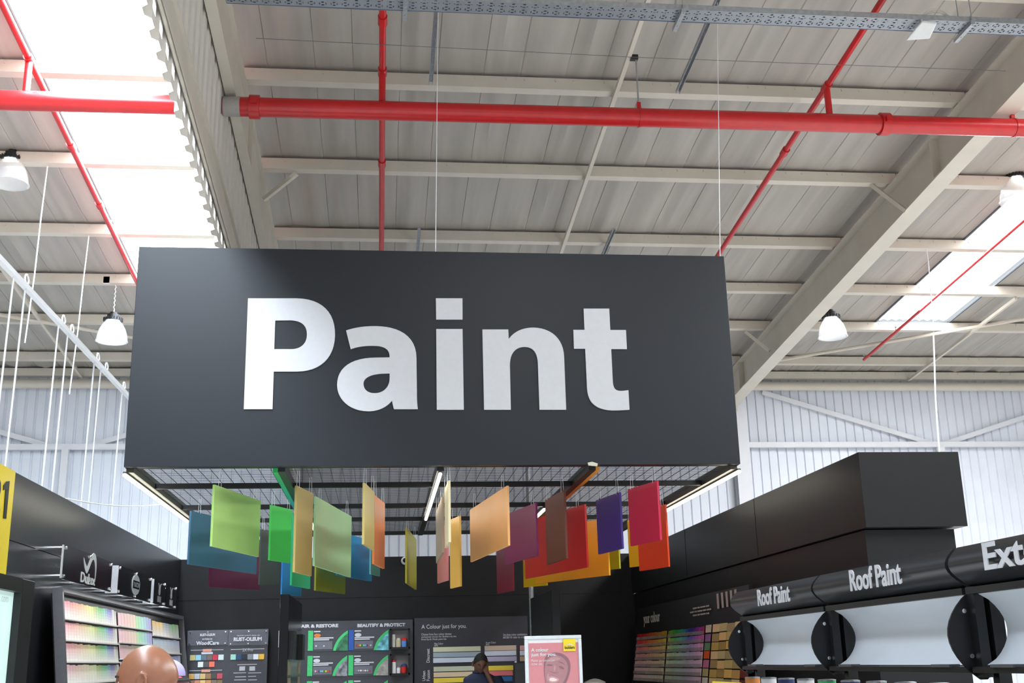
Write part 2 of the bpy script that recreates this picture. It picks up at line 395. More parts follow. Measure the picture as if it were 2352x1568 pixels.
# ------------------------------------------------------------------ hanging corrugated screen beside the left rafter
def screen():
    X = -1.60; mb = MB(); pitch = .26; dep = .045
    y = -4.0
    offs = [.34, 2.0, 2.14, 2.225, 2.31]
    cols = []
    while y < 20.6:
        for a, b in ((0, 0), (.42, 0), (.55, 1), (.87, 1)): cols.append((y+a*pitch, b))
        y += pitch
    for (yy, b) in cols:
        for o in offs: mb.v.append(Vector((X-dep*b, yy, rz(yy, o))))
    k = len(offs)
    for i in range(len(cols)-1):
        for j in range(k-1):
            if j == 2 and i % 4 == 0: continue     # open closure slots along the foot of the sheet
            mb.f.append([i*k+j, (i+1)*k+j, (i+1)*k+j+1, i*k+j+1])
    mb.build('wall_upper_screen', creamd, kind='structure', label='corrugated cream screen hanging below the roof beside the left rafter', cat='wall')
    g = thing('screen_girt', (X+.05, 8, rz(8, 1.65)), 'cream channel rail running along the foot of the corrugated screen', 'beam')
    def strip(xa, xb, oa, ob, nm, m):
        q = MB(); y0, y1 = -4, 20.6
        q.hexa([(xa, y0, rz(y0, ob)), (xb, y0, rz(y0, ob)), (xb, y1, rz(y1, ob)), (xa, y1, rz(y1, ob)), (xa, y0, rz(y0, oa)), (xb, y0, rz(y0, oa)), (xb, y1, rz(y1, oa)), (xa, y1, rz(y1, oa))]); q.build(nm, m, g)
    strip(X+.006, X+.012, 1.73, 2.11, 'web', cream)
    strip(X+.006, X+.04, 1.73, 1.74, 'upper_flange', cream); strip(X+.006, X+.04, 2.10, 2.11, 'lower_flange', cream)
    strip(X+.032, X+.04, 2.06, 2.11, 'lip', cream)
screen()

# ------------------------------------------------------------------ red sprinkler pipes
mp = thing('sprinkler_main', (1, 10.55, 7.0), 'thick red sprinkler main pipe crossing the whole roof above the sign', 'pipe')
zl = P(590, 246, Y=10.55).z; zr = P(2352, 294, Y=10.55).z
def zm(x): return zl+(zr-zl)*(x+1.27)/(6.9+1.27)
MB().tube([(-1.598, 10.55, zm(-1.6)), (12, 10.55, zm(12))], .098, 24).build('pipe', redm, mp, smooth=True)
MB().tube([(-9, 10.55, zm(-3)-.02), (-1.65, 10.55, zm(-1.8))], .098, 24).build('pipe', redm, mp, smooth=True)
for x in (P(585, 246, Y=10.55).x, P(2030, 286, Y=10.55).x):
    c = MB(); c.tube([(x-.05, 10.55, zm(x)), (x+.05, 10.55, zm(x))], .122, 24); c.box(x-.03, x+.03, 10.55-.15, 10.55-.10, zm(x)-.03, zm(x)+.03); c.box(x-.03, x+.03, 10.65, 10.70, zm(x)-.03, zm(x)+.03)
    c.build('coupling', redm, mp, smooth=True)
for px in (1468, 2328):
    x = P(px, 262+(px-1468)*.03, Y=10.55).x
    c = MB(); c.tube([(x-.012, 10.55, zm(x)), (x+.012, 10.55, zm(x))], .104, 24); c.box(x-.02, x+.02, 10.53, 10.57, zm(x)+.09, zm(x)+.17); c.build('clevis_clamp', redm, mp)
    h = thing('pipe_hanger', (x, 10.55, zm(x)+.17), 'threaded hanger rod holding the red main pipe, %s' % ('above the middle of the sign' if px < 2000 else 'at the right picture edge'), 'hanger')
    MB().tube([(x, 10.55, zm(x)+.16), (x, 10.55, rz(10.55, .2)+.02)], .009, 8).build('rod', galv, h)
    MB().box(x-.06, x+.02, 10.52, 10.58, rz(10.55, .24), rz(10.55, .19)).build('beam_clamp', blk, h)
MB().tube([(-1.594, 10.55, zm(-1.6)), (-1.43, 10.55, zm(-1.45))], .101, 24).build('dusty_collar', mat('bare_grey_pipe', (.38, .36, .34), .6), mp, smooth=True, label='bare grey dusty pipe end')
OB = .48
def branch(xa, y0, y1, r, lab, heads=(), riser=True, off=OB, collars=()):
    b = thing('sprinkler_branch', (xa, (y0+y1)/2, rz((y0+y1)/2, off)), lab, 'pipe', 'red sprinkler branch pipes')
    MB().tube([(xa, y0, rz(y0, off)), (xa, y1, rz(y1, off))], r, 14).build('pipe', redm, b, smooth=True)
    if riser: MB().tube([(xa, 10.55, rz(10.55, off)), (xa, 10.55, zm(max(xa, -3))+.08)], r*1.05, 14).build('riser', redm, b, smooth=True)
    for y in list(collars)+([10.55] if riser else []):
        MB().tube([(xa, y-.06, rz(y-.06, off)), (xa, y+.06, rz(y+.06, off))], r*1.35, 14).build('collar', redm, b, smooth=True)
    for y in heads:
        hh = MB().lathe((xa, y, rz(y, off)), [(.012, 0), (.012, .05), (.008, .055), (.02, .085), (.004, .09)], 10).build('sprinkler_head', galv, b)
    return b
branch(-.02, -5, 16.5, .034, 'thin red sprinkler branch pipe running over the left half of the sign', heads=(12.7,), collars=(12.4, 9.7))
branch(4.72, -5, 16.5, .034, 'thin red sprinkler branch pipe slanting over the right of the sign', heads=(12.9, 14.4), collars=(11.9,))
branch(-3.50, -5, 17.5, .034, 'thin red sprinkler branch pipe along the left skylight', heads=(14.2,), collars=(12.2, 13.6))
branch(8.78, 8, 19.3, .026, 'thin red sprinkler branch pipe crossing the right skylight', heads=(19.28, 17.9), riser=False, off=.36)

# ------------------------------------------------------------------ galvanised struts, cable tray
for x, y0, y1, lab in ((.50, -1, 11.1, 'grey slotted strut hanging above the main pipe, left of centre'), (3.24, -1, 11.12, 'grey slotted strut above the main pipe, right of centre'), (.49, 14.6, 17, 'grey strut end showing just above the sign top, left one'), (3.18, 14.5, 17, 'grey strut end showing just above the sign top, right one')):
    mb = MB(); o = .245
    for dx in (-.02, .02): mb.bar((x+dx, y0, rz(y0, o)), (x+dx, y1, rz(y1, o)), .004, .045)
    mb.bar((x, y0, rz(y0, o-.02)), (x, y1, rz(y1, o-.02)), .042, .004)
    mb.build('strut_channel', galv, label=lab, cat='strut', group='galvanised strut channels under the roof')
def perf_mat():
    m = bpy.data.materials.new('perforated_galvanised'); m.use_nodes = True; nt = m.node_tree; N = nt.nodes; L = nt.links
    b = N['Principled BSDF']; b.inputs['Base Color'].default_value = (.33, .36, .39, 1); b.inputs['Metallic'].default_value = .6; b.inputs['Roughness'].default_value = .45
    tc = N.new('ShaderNodeTexCoord'); sp = N.new('ShaderNodeSeparateXYZ'); L.new(tc.outputs['Object'], sp.inputs[0])
    def math_(op, a, b_=None, v=None):
        n = N.new('ShaderNodeMath'); n.operation = op
        L.new(a, n.inputs[0])
        if b_ is not None: L.new(b_, n.inputs[1])
        if v is not None: n.inputs[1].default_value = v
        return n.outputs[0]
    fx = math_('FRACT', math_('MULTIPLY', sp.outputs['X'], v=10.0)); fy = math_('FRACT', math_('MULTIPLY', sp.outputs['Y'], v=22.0))
    a = math_('MULTIPLY', math_('LESS_THAN', math_('ABSOLUTE', math_('SUBTRACT', fx, v=.5)), v=.12), math_('LESS_THAN', math_('ABSOLUTE', math_('SUBTRACT', fy, v=.5)), v=.2))
    f2 = math_('FRACT', math_('MULTIPLY', sp.outputs['Y'], v=11.0))
    c = math_('MULTIPLY', math_('LESS_THAN', math_('ABSOLUTE', math_('SUBTRACT', math_('ABSOLUTE', math_('SUBTRACT', fx, v=.5)), v=.27)), v=.06), math_('LESS_THAN', math_('ABSOLUTE', math_('SUBTRACT', f2, v=.5)), v=.17))
    h = math_('MAXIMUM', a, c)
    tr = N.new('ShaderNodeBsdfTransparent'); mx = N.new('ShaderNodeMixShader'); L.new(h, mx.inputs[0]); L.new(b.outputs[0], mx.inputs[1]); L.new(tr.outputs[0], mx.inputs[2]); L.new(mx.outputs[0], N['Material Output'].inputs[0])
    return m
ty0 = 8.98; tz0 = P(1600, 20, Y=ty0)[2]
tz = P(1600, 22, Y=ty0).z-.05
a = P(1600, 50, Z=tz); ty1 = a.y
ty0 = P(1600, 24, Z=tz).y
tray = thing('cable_tray', (2, ty0, tz), 'long perforated grey cable tray across the top of the picture', 'cable tray')
MB().box(-1.40, 12, ty0, ty1, tz, tz+.002).build('tray_bottom', perf_mat(), tray)
mb = MB(); mb.box(-1.40, 12, ty0-.002, ty0, tz, tz+.055); mb.box(-1.40, 12, ty1, ty1+.002, tz, tz+.055); mb.build('tray_side', galv, tray)
mb = MB(); rr = random.Random(2)
for k in range(5):
    y = ty0+.04+k*.045; mb.tube([(-1.4+i*.6, y+rr.uniform(-.008, .008), tz+.015) for i in range(23)], .006, 6)
tag(mb.build('cable_bundle', mat('grey_cable', (.10, .13, .2), .6), label='dark cables lying in the perforated tray', cat='cables'), kind='stuff')
for px, lab in ((930, 'left'), (1560, 'middle'), (2240, 'right')):
    x = P(px, 40, Z=tz).x
    h = thing('tray_hanger', (x, (ty0+ty1)/2, tz-.04), 'grey strut bracket and twin rods carrying the cable tray, %s one' % lab, 'bracket', 'cable tray hangers')
    MB().box(x-.02, x+.02, ty0-.03, ty1+.12, tz-.042, tz-.002).build('strut', galv, h)
    for y in (ty0-.015, ty1+.015): MB().tube([(x, y, tz-.05), (x, y, rz(y)-.02)], .005, 6).build('rod', galv, h)
# wireless access point
ap0 = P(2118, 72, Z=tz-.06)
ap = thing('access_point', (ap0.x, ap0.y, tz-.1), 'white square wireless box tilted under the cable tray', 'wireless box')
c4 = [P(2120, 52, Y=ap0.y), P(2150, 54, Y=ap0.y-.02), P(2138, 90, Y=ap0.y+.10), P(2080, 94, Y=ap0.y+.12)]
c4 = [P(2116, 52, Z=tz-.055), P(2151, 56, Z=tz-.10), P(2135, 90, Z=tz-.13), P(2080, 94, Z=tz-.08)]
n = (c4[1]-c4[0]).cross(c4[3]-c4[0]).normalized()
if n.z < 0: n = -n
MB().slab(*c4, n*.035).build('housing', whitep, ap, bevel=.01)
MB().bar((ap0.x, ap0.y-.02, tz), c4[0]+n*.03, .02, .02).build('arm', galv, ap)
for k in range(3):
    s = P(2108, 46, Z=tz+.02); e = P(2195, 50, Z=tz+.03)
    pts = [s.lerp(e, t/8)+Vector((0, 0, (.09+.02*k)*math.sin(PI*t/8))) for t in range(9)]
    MB().tube(pts, .004, 6).build('cable', mat('pale_cable', (.55, .53, .48), .6), ap)
# thin tension wires
MB().tube([P(588, 88, Y=10.0), P(1470, 132, Y=10.0), P(2310, 163, Y=10.0)], .003, 5).build('catenary_wire', mat('dark_wire', (.12, .12, .12), .6), label='thin dark wire stretched level under the roof, above the main pipe', cat='wire')

# ------------------------------------------------------------------ high-bay lamps
emitl = mat('lamp_led_face', (1, 1, 1), .4, emit=25, ec=(.93, .97, 1), var=0)
def highbay(px, py, Y, wpx, lab, topz):
    c = P(px, py, Y=Y); R = wpx*.5*(c-CAM).dot(FW)/FPX
    z0 = c.z-R*.72
    t = thing('high_bay_lamp', (c.x, Y, z0), lab, 'lamp', 'high-bay lamps hanging from the roof')
    prof = [(R*1.0, 0), (R*1.04, .02*R), (R*.98, .12*R), (R*.94, .45*R), (R*.82, .85*R), (R*.62, 1.2*R), (R*.45, 1.4*R)]
    inner = [(r-.012, h+.005) for r, h in reversed(prof)]
    MB().lathe((c.x, Y, z0), prof+inner, 40, closed=True).build('shade', gl, t, smooth=True, label='clear ribbed plastic shade')
    mb = MB(); mb.lathe((c.x, Y, z0+1.38*R), [(R*.55, 0), (R*.60, .02*R), (R*.60, .16*R), (R*.4, .18*R), (R*.4, .45*R), (R*.22, .5*R), (R*.22, .62*R)], 28)
    for k in range(20):
        a = 2*PI*k/20; mb.box(c.x+R*.6*math.cos(a)-.006, c.x+R*.6*math.cos(a)+.006, Y+R*.6*math.sin(a)-.006, Y+R*.6*math.sin(a)+.006, z0+1.38*R, z0+1.6*R)
    mb.build('heat_sink', blk, t, label='black finned heat sink')
    MB().lathe((c.x, Y, z0+1.30*R), [(R*.42, 0), (R*.42, .07*R)], 24).build('led_face', emitl, t)
    MB().tube([(c.x, Y, z0+2.0*R), (c.x, Y, z0+2.12*R)], .012, 8).build('hook', galv, t)
    pts = []; z = z0+2.05*R; i = 0
    while z < topz: pts.append((c.x+(.008 if i % 2 else -.008), Y, z)); z += .035; i += 1
    MB().tube(pts, .007, 6).build('chain', wirem, t)
    return t
highbay(258, 760, 16.74, 70, 'lit high-bay lamp on a chain, just left of the sign', rz(16.74, .172))
highbay(1911, 752, 16.74, 66, 'lit high-bay lamp hanging before the right rafter', rz(16.74, .172))
highbay(24, 395, 13.2, 84, 'lit high-bay lamp cut by the left picture edge', rz(13.2, .175))
highbay(2334, 435, 13.2, 78, 'lit high-bay lamp cut by the right picture edge', rz(13.2, .175))
b = P(252, 652, Y=16.72); MB().box(b.x-.09, b.x+.0, 16.69, 16.74, rz(16.7, .19), rz(16.7, .08)).build('junction_box', wsteel, label='small pale junction box on the purlin over the left lamp', cat='box')
# white droop cable at right
MB().tube([P(2143, 742, Y=18.35)]+[P(x, y, Y=18.35) for x, y in ((2146, 820), (2148, 900), (2153, 980), (2158, 1045))], .014, 8).build('hanging_cable', whitep, smooth=True, label='white cable hanging from the right skylight to the dark bulkhead', cat='cable')
MB().tube([P(2126, 560, Y=15.08), P(2132, 600, Y=15.08), P(2143, 742, Y=15.08)], .007, 6).build('hanging_cable', whitep, label='thin pale drop wire over the right skylight', cat='cable')

# ------------------------------------------------------------------ the big hanging sign and its canopy grid
X0, X1, Y0, Y1, ZB, ZT = -2.09, 3.098, 9.5, 14.65, 3.25, 5.165
sign = thing('hanging_sign', ((X0+X1)/2, Y0, ZB), 'huge charcoal board reading Paint hung over the paint desk', 'sign')
MB().box(X0, X1, Y0, Y0+.05, ZB, ZT).build('board', signm, sign, bevel=.004)
pl = (0, 1, 0, Y0)
def lt(name, loops, base, k):
    L2 = []
    for s in loops:
        q = [P(base[0]+a/k, base[1]+b_/k, Y=Y0-.002) for a, b_ in path(s)]
        L2.append([(p.x, p.z) for p in q])
    return filled(name, L2, white, sign, (0, Y0-.002, 0), UX, UZ, .012)
k1, b1, k2, b2 = 5.227, (540, 660), 4.9, (980, 660)
lt('letter_p', ['M 157 135 L 740 135 C 1050 140 1205 310 1200 575 C 1195 850 1020 1012 740 1012 L 465 1012 L 450 1463 L 106 1463', 'M 483 400 L 660 398 C 800 400 865 460 863 570 C 862 680 790 742 680 744 L 471 744'], b1, k1)
lt('letter_a', ['M 1333 520 C 1450 480 1560 468 1680 468 C 1960 468 2175 580 2177 850 L 2182 1240 C 2182 1330 2184 1400 2194 1463 L 1907 1463 C 1895 1420 1888 1390 1884 1360 C 1820 1440 1720 1488 1600 1488 C 1370 1488 1225 1340 1225 1175 C 1225 960 1400 845 1700 845 L 1855 843 C 1858 740 1790 703 1650 703 C 1560 703 1470 712 1388 744',
             'M 1855 1035 L 1770 1037 C 1620 1045 1542 1090 1542 1155 C 1542 1235 1600 1272 1675 1272 C 1790 1272 1855 1190 1855 1095'], b1, k1)
lt('letter_i', ['M 103 126 L 402 126 L 403 364 L 106 364', 'M 107 471 L 403 471 L 417 1378 L 113 1378'], b2, k2)
lt('letter_n', ['M 626 476 L 917 476 L 922 583 C 980 500 1080 455 1200 455 C 1400 460 1540 580 1545 790 L 1568 1378 L 1268 1378 L 1250 860 C 1245 740 1200 672 1100 672 C 1000 672 935 740 935 880 L 946 1378 L 645 1378'], b2, k2)
lt('letter_t', ['M 1764 242 L 2052 242 L 2064 482 L 2240 482 L 2251 696 L 2074 696 L 2092 1060 C 2097 1150 2130 1168 2190 1166 C 2220 1165 2240 1162 2268 1158 L 2280 1378 C 2220 1383 2150 1386 2080 1386 C 1900 1375 1810 1300 1802 1130 L 1782 692 L 1656 692 L 1648 480 L 1774 480'], b2, k2)
for px, xt, lab in ((1000, .505, 'left'), (1650, 3.24, 'right')):
    x = P(px, 575, Y=9.56).x
    MB().tube([(x, 9.53, ZT-.01), (xt, 9.53, rz(9.53, .262))], .0035, 6).build('suspension_cable', wirem, label='thin steel cable holding up the big sign, %s one' % lab, cat='cable', group='suspension cables of the sign')
t = thing('masking_tape', P(1360, 1066, Y=9.49), 'scrap of cream masking tape stuck under the sign edge', 'tape')
q = [P(x, y, Y=9.47) for x, y in ((1350, 1062), (1360, 1060), (1373, 1064), (1372, 1070), (1352, 1068))]
MB().prism(q, (0, .02, 0)).build('tape', mat('cream_tape', (.62, .60, .48), .7), t)

can = thing('ceiling_canopy', ((X0+X1)/2, (Y0+Y1)/2, ZB), 'square dark steel canopy frame with wire mesh behind the sign', 'canopy')
MB().box(X0, X1, Y0+.055, Y0+.095, ZB, ZB+.06).build('front_beam', blk, can)
for y, h in ((10.55, .07), (12.0, .07), (13.14, .07), (14.59, .08)): MB().box(X0+.06, X1-.06, y-.02, y+.03, ZB-.025, ZB+.02).build('cross_beam', blk, can)
olive = mat('olive_bronze_paint', (.06, .058, .04), .4)
for x, m_ in ((X0+.03, olive), (X1-.03, olive), (-.83, blk), (.50, blk), (1.81, blk)):
    MB().box(x-.03, x+.03, Y0+.1, Y1, ZB-.03, ZB+.06).build('long_beam', m_, can)
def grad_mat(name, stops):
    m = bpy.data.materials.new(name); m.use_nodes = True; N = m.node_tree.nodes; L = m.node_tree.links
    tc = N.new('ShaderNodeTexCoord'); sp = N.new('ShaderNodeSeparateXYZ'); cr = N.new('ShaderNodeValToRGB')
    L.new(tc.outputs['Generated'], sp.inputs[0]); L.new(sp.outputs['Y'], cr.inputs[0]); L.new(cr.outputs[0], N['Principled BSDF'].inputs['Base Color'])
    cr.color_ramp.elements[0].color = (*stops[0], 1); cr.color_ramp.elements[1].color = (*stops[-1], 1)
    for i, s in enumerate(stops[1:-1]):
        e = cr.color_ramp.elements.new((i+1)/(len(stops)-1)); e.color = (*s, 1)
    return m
MB().box(-.90, -.86, Y0+.1, Y1, ZB-.035, ZB+.02).build('coloured_strip', grad_mat('green_blue_strip', [(.02, .45, .10), (.02, .35, .45), (.03, .3, .1)]), can, label='green to blue strip')  # base colour graded from green through blue along the strip
MB().box(1.84, 1.875, Y0+.1, Y1, ZB-.035, ZB+.02).build('coloured_strip', grad_mat('orange_red_strip', [(.75, .30, .03), (.50, .05, .02), (.7, .55, .05)]), can, label='orange to red strip')  # base colour graded from orange through red to yellow
mb = MB()
x = X0+.06
while x < X1-.05: mb.box(x-.0016, x+.0016, Y0+.1, Y1-.02, ZB+.012, ZB+.016); x += .1
y = Y0+.11
while y < Y1-.03: mb.box(X0+.06, X1-.06, y-.0016, y+.0016, ZB+.016, ZB+.020); y += .05
mb.build('wire_mesh', mat('dark_mesh_wire', (.03, .028, .025), .5, .3), can)
for x, ya, yb, lab in ((X0+.0, 9.55, 12.72, 'long lit LED tube under the left edge of the canopy'), (X1-.0, 9.55, 12.2, 'long lit LED tube under the right edge of the canopy'), (.497, 9.6, 12.74, 'long lit LED tube under the middle canopy beam'), (-.83, None, None, 'short lit LED tube end between tan and mint panels'), (1.81, None, None, 'short lit LED tube beside the magenta panel')):
    if ya is None:
        if x < 0: ya, yb = P(716, 1200, Z=ZB-.05).y, P(727, 1224, Z=ZB-.05).y; x = P(720, 1210, Z=ZB-.05).x
        else: ya, yb = P(1252, 1168, Z=ZB-.05).y, P(1228, 1189, Z=ZB-.05).y; x = P(1240, 1178, Z=ZB-.05).x
    t = thing('led_tube', (x, (ya+yb)/2, ZB-.06), lab, 'light', 'LED tubes under the canopy')
    MB().box(x-.014, x+.014, ya, yb, ZB-.045, ZB-.030).build('batten', olive, t)
    MB().tube([(x, ya, ZB-.058), (x, yb, ZB-.058)], .0155, 12).build('tube', led, t, smooth=True)

# ------------------------------------------------------------------ coloured hanging panels
PANELS = [  # colour, name, anchor corner L/R top px, its bottom px, other bottom px, (label words)
 ((.38, .60, .17), 'light green', 'L', (493.7, 1112.5), (488, 1254), (594.5, 1278.4), 'largest light green panel near the left canopy edge'),
 ((.055, .15, .25), 'slate blue', 'L', (440, 1172.8), (436, 1295), (588.7, 1318), 'wide slate blue panel at far left behind the light green one'),
 ((.13, .018, .045), 'burgundy', 'R', (600, 1240), (600, 1355), (481, 1348), 'burgundy panel low behind the slate blue one'),
 ((.05, .065, .06), 'dark slate', 'L', (600.8, 1215), (599, 1341.7), (642, 1345), 'dark slate grey-brown panel between burgundy and bright green'),
 ((.06, .55, .09), 'bright green', 'L', (624, 1159), (622, 1285.7), (666.8, 1292.7), 'narrow bright green panel right of the light green one'),
 ((.03, .24, .60), 'bright blue', 'L', (652, 1221), (650, 1364.5), (692, 1369), 'bright blue panel hanging lowest behind the emerald one'),
 ((.03, .42, .20), 'emerald', 'L', (674.8, 1177.6), (671, 1343.6), (712.3, 1352), 'emerald green panel half behind the tall tan panel'),
 ((.40, .31, .10), 'tan', 'L', (682.5, 1114.8), (678.7, 1313.4), (715.6, 1322.6), 'tall narrow tan panel beside the green canopy strip'),
 ((.36, .62, .32), 'mint', 'L', (726.4, 1139.7), (724.5, 1298.7), (805.8, 1325.5), 'broad mint green panel right of the tan panel'),
 ((.27, .28, .015), 'olive', 'L', (728, 1222), (726, 1355.5), (793, 1363.7), 'olive panel low behind the mint green one'),
 ((.01, .24, .48), 'azure', 'R', (854.6, 1241.5), (854.6, 1334.5), (775, 1320.3), 'azure blue panel behind mint green and gold panels'),
 ((.12, .42, .50), 'pale turquoise', 'L', (852.8, 1228), (852.8, 1317.8), (872.7, 1323), 'small pale turquoise panel behind the rust orange one'),
 ((.48, .38, .12), 'gold', 'L', (838.3, 1108.3), (838, 1249.3), (859.5, 1264), 'narrow dull gold panel touching the rust orange one'),
 ((.66, .19, .055), 'rust orange', 'L', (860.9, 1136.4), (859.5, 1294.3), (883.3, 1305.7), 'narrow rust orange panel right of the dull gold one'),
 ((.37, .34, .03), 'mustard olive', 'L', (934.9, 1211.6), (936, 1338.3), (957, 1354), 'thin mustard olive panel alone beside the camera'),
 ((.36, .27, .18), 'beige brown', 'R', (1014.5, 1140.3), (1016.8, 1268.4), (1001.5, 1293.3), 'thin beige brown panel just right of the middle LED tube'),
 ((.75, .25, .26), 'pink', 'R', (1026, 1203), (1027.3, 1332.5), (1004.4, 1339.6), 'pink panel low behind the beige brown one'),
 ((.76, .66, .40), 'cream', 'R', (1029.3, 1103), (1030.8, 1244.5), (1021.6, 1258.9), 'thinnest cream panel right of the beige brown one'),
 ((.90, .50, .10), 'amber yellow', 'R', (1055, 1184.3), (1058, 1346), (1034, 1351.3), 'tall narrow amber yellow panel near the canopy middle'),
 ((.90, .46, .17), 'peach', 'R', (1163.8, 1115), (1167.6, 1252.2), (1080.5, 1290.4), 'large peach orange panel right of the canopy middle'),
 ((.26, .02, .04), 'dark crimson', 'R', (1175, 1222), (1178, 1356), (1141.7, 1362.6), 'dark crimson panel low behind the magenta one'),
 ((.25, .03, .14), 'magenta', 'R', (1229.8, 1154.2), (1234, 1276), (1160, 1296.2), 'deep magenta panel right of the peach one'),
 ((.14, .035, .018), 'brown', 'R', (1294.5, 1124.4), (1301, 1281.8), (1256.3, 1296.8), 'tall brown panel in front of the big red one'),
 ((.62, .015, .015), 'red', 'R', (1342.4, 1157.5), (1348, 1302.5), (1207, 1328.7), 'very wide red panel behind the brown one'),
 ((.86, .60, .02), 'lemon', 'R', (1252, 1225), (1255.3, 1344), (1202.7, 1348.4), 'lemon yellow panel peeping out below left of the red one'),
 ((.90, .43, .02), 'orange yellow', 'R', (1393, 1189), (1397.3, 1320.7), (1229.5, 1340.6), 'very wide orange yellow panel behind the red one'),
 ((.48, .44, .02), 'lime olive', 'R', (1418, 1205), (1421.4, 1305.4), (1376, 1311), 'lime olive panel corner below the indigo one'),
 ((.065, .03, .25), 'indigo', 'R', (1422.3, 1130), (1428.5, 1259.5), (1374, 1272.7), 'indigo panel between brown and crimson ones'),
 ((.58, .02, .07), 'crimson pink', 'R', (1508.3, 1103.5), (1516, 1239.8), (1448.2, 1254), 'bright crimson panel nearest the right canopy edge'),
 ((.75, .06, .01), 'red orange', 'R', (1527, 1158), (1538, 1301), (1468.7, 1311), 'red orange panel at far right behind the crimson one'),
 ((.84, .56, .03), 'yellow', 'L', (1440.6, 1194.8), (1443.8, 1302.5), (1475, 1299), 'narrow yellow panel between indigo and crimson ones'),
]
ZTOP = 3.13
for c, nm, side, tp, bp, ob, lab in PANELS:
    a = P(*tp, Z=ZTOP); bo = P(*bp, Y=a.y); e = P(*ob, Z=bo.z)
    t = thing('hanging_board', ((a.x+e.x)/2, (a.y+e.y)/2, bo.z), 'hanging '+lab if not lab.startswith('hang') else lab, 'panel', 'coloured panels hung from the canopy')
    d = Vector((e.x-a.x, e.y-a.y, 0)); n_ = Vector((-d.y, d.x, 0)).normalized()*.02
    if n_.y < 0: n_ = -n_
    A = Vector((a.x, a.y, 0)); E = Vector((e.x, e.y, 0))
    m_ = mat('panel_'+nm.replace(' ', '_'), c, .42, var=.03, scale=3, spec=.4)
    MB().slab(A+UZ*bo.z, E+UZ*bo.z, E+UZ*ZTOP, A+UZ*ZTOP, n_).build('coloured_sheet', m_, t)
    for k in (.12, .88):
        q = A.lerp(E, k)+n_*.5
        for dd in (-.012, .012): MB().tube([(q.x+dd, q.y, ZTOP-.01), (q.x+dd*.6, q.y, ZB+.02)], .0018, 5).build('wire', wirem, t)

# ------------------------------------------------------------------ dark partition walls of the paint department
XL, XR, YB, HT = -2.73, 3.59, 16.25, 3.1
mb = MB(); mb.box(XL-.12, XL, 2.5, YB+.12, 0, 2.598); mb.box(XL-.12, XL+.006, 2.5, YB+.12, 2.602, HT); 
mb.build('wall_left', darkg, kind='structure', label='glossy black display wall on the left', cat='wall')
mb = MB(); mb.box(XL, XR, YB, YB+.12, 0, 2.55); mb.box(XL, XR, YB-.006, YB+.12, 2.55, HT)
mb.build('wall_back', dark, kind='structure', label='black display wall across the back', cat='wall')
mb = MB(); mb.box(XR, XR+.7, 8.2, YB+.12, 0, 2.53); mb.box(XR-.03, XR+.76, 8.10, YB+.12, 2.54, HT)
for y in (10.6, 13.2): mb.box(XR-.033, XR-.029, y, y+.004, 2.55, HT)
mb.build('wall_right', dark, kind='structure', label='deep black bulkhead wall on the right', cat='wall')
# pole
a = P(1221, 1400, Y=15.3)
MB().tube([(a.x, 15.3, 0), (a.x, 15.3, 5.4)], .032, 16).build('steel_pole', galv, smooth=True, label='slim grey steel pole rising through the canopy mesh before the back wall', cat='pole')
# security camera
a = P(930, 1287, Y=16.2)
t = thing('security_camera', (a.x, 16.2, a.z-.06), 'small round white security camera on top of the back wall', 'camera')
MB().lathe((a.x, 16.24, a.z), [(.055, 0), (.055, .03), (.048, .07), (.035, .085)], 24, axis=(0, -1, 0)).build('ring', whitep, t, smooth=True)
MB().ico((a.x, 16.165, a.z), .034).build('dome', blkg, t, smooth=True)

# hanging rail with wires at left
rail = thing('suspension_rail', (XL, 8, 4.5), 'long pale steel rail slanting at left with wires tied to it', 'rail')
MB().box(XL-.02, XL+.02, 3, 17, 4.49, 4.496).build('bottom_flange', wsteel, rail)
MB().box(XL-.02, XL-.014, 3, 17, 4.496, 4.53).build('web', wsteel, rail); MB().box(XL+.014, XL+.02, 3, 17, 4.496, 4.53).build('web', wsteel, rail)
for px, py in ((145, 752), (165, 768), (225, 826), (245, 845), (285, 890), (60, 660)):
    a = P(px, py, X=XL); pts = [(XL, a.y+.05*math.sin(k*PI/5), 4.53+.07*(1-math.cos(k*PI/5))/2+.01) for k in range(11)]
    MB().tube(pts, .007, 6).build('wire_tie', wirem, rail)
for k, (px, py) in enumerate(((31, 642), (57, 672), (134, 752), (155, 775), (216, 840), (231, 856), (280, 907))):
    a = P(px, py, X=XL)
    MB().tube([(XL, a.y, 4.52), (XL-.02, a.y, HT-.01)], .007, 6).build('hanger_wire', wirem, label='taut vertical steel wire from the rail to the left wall, %s from the left' % ORD[k], cat='wire', group='wires from the rail to the black wall')
for k, (p0, p1) in enumerate((((109, 382), (57, 787)), ((204, 541), (159, 905)))):
    a = P(*p0, Y=(13.2, 15.1)[k]); b = P(*p1, Y=(13.2, 15.1)[k])
    MB().tube([a, a.lerp(b, .3), a.lerp(b, .62)+Vector((.01, 0, 0)), b], .008, 6).build('loose_wire', wirem, label='loose steel wire dangling from the roof purlin, %s' % ('nearer the left lamp' if k else 'farther left'), cat='wire', group='loose wires at left')
ca = Vector((XL, P(150, 1143, X=XL).y, HT+.004)); cb = Vector((X0-.005, 11.8, ZB+.02))
pts = [ca.lerp(cb, k/8)-UZ*(.05*math.sin(PI*k/8)) for k in range(9)]
MB().tube(pts, .006, 6).build('cable_run', wirem, label='thin pale cable strung from left wall top to the canopy', cat='cable')

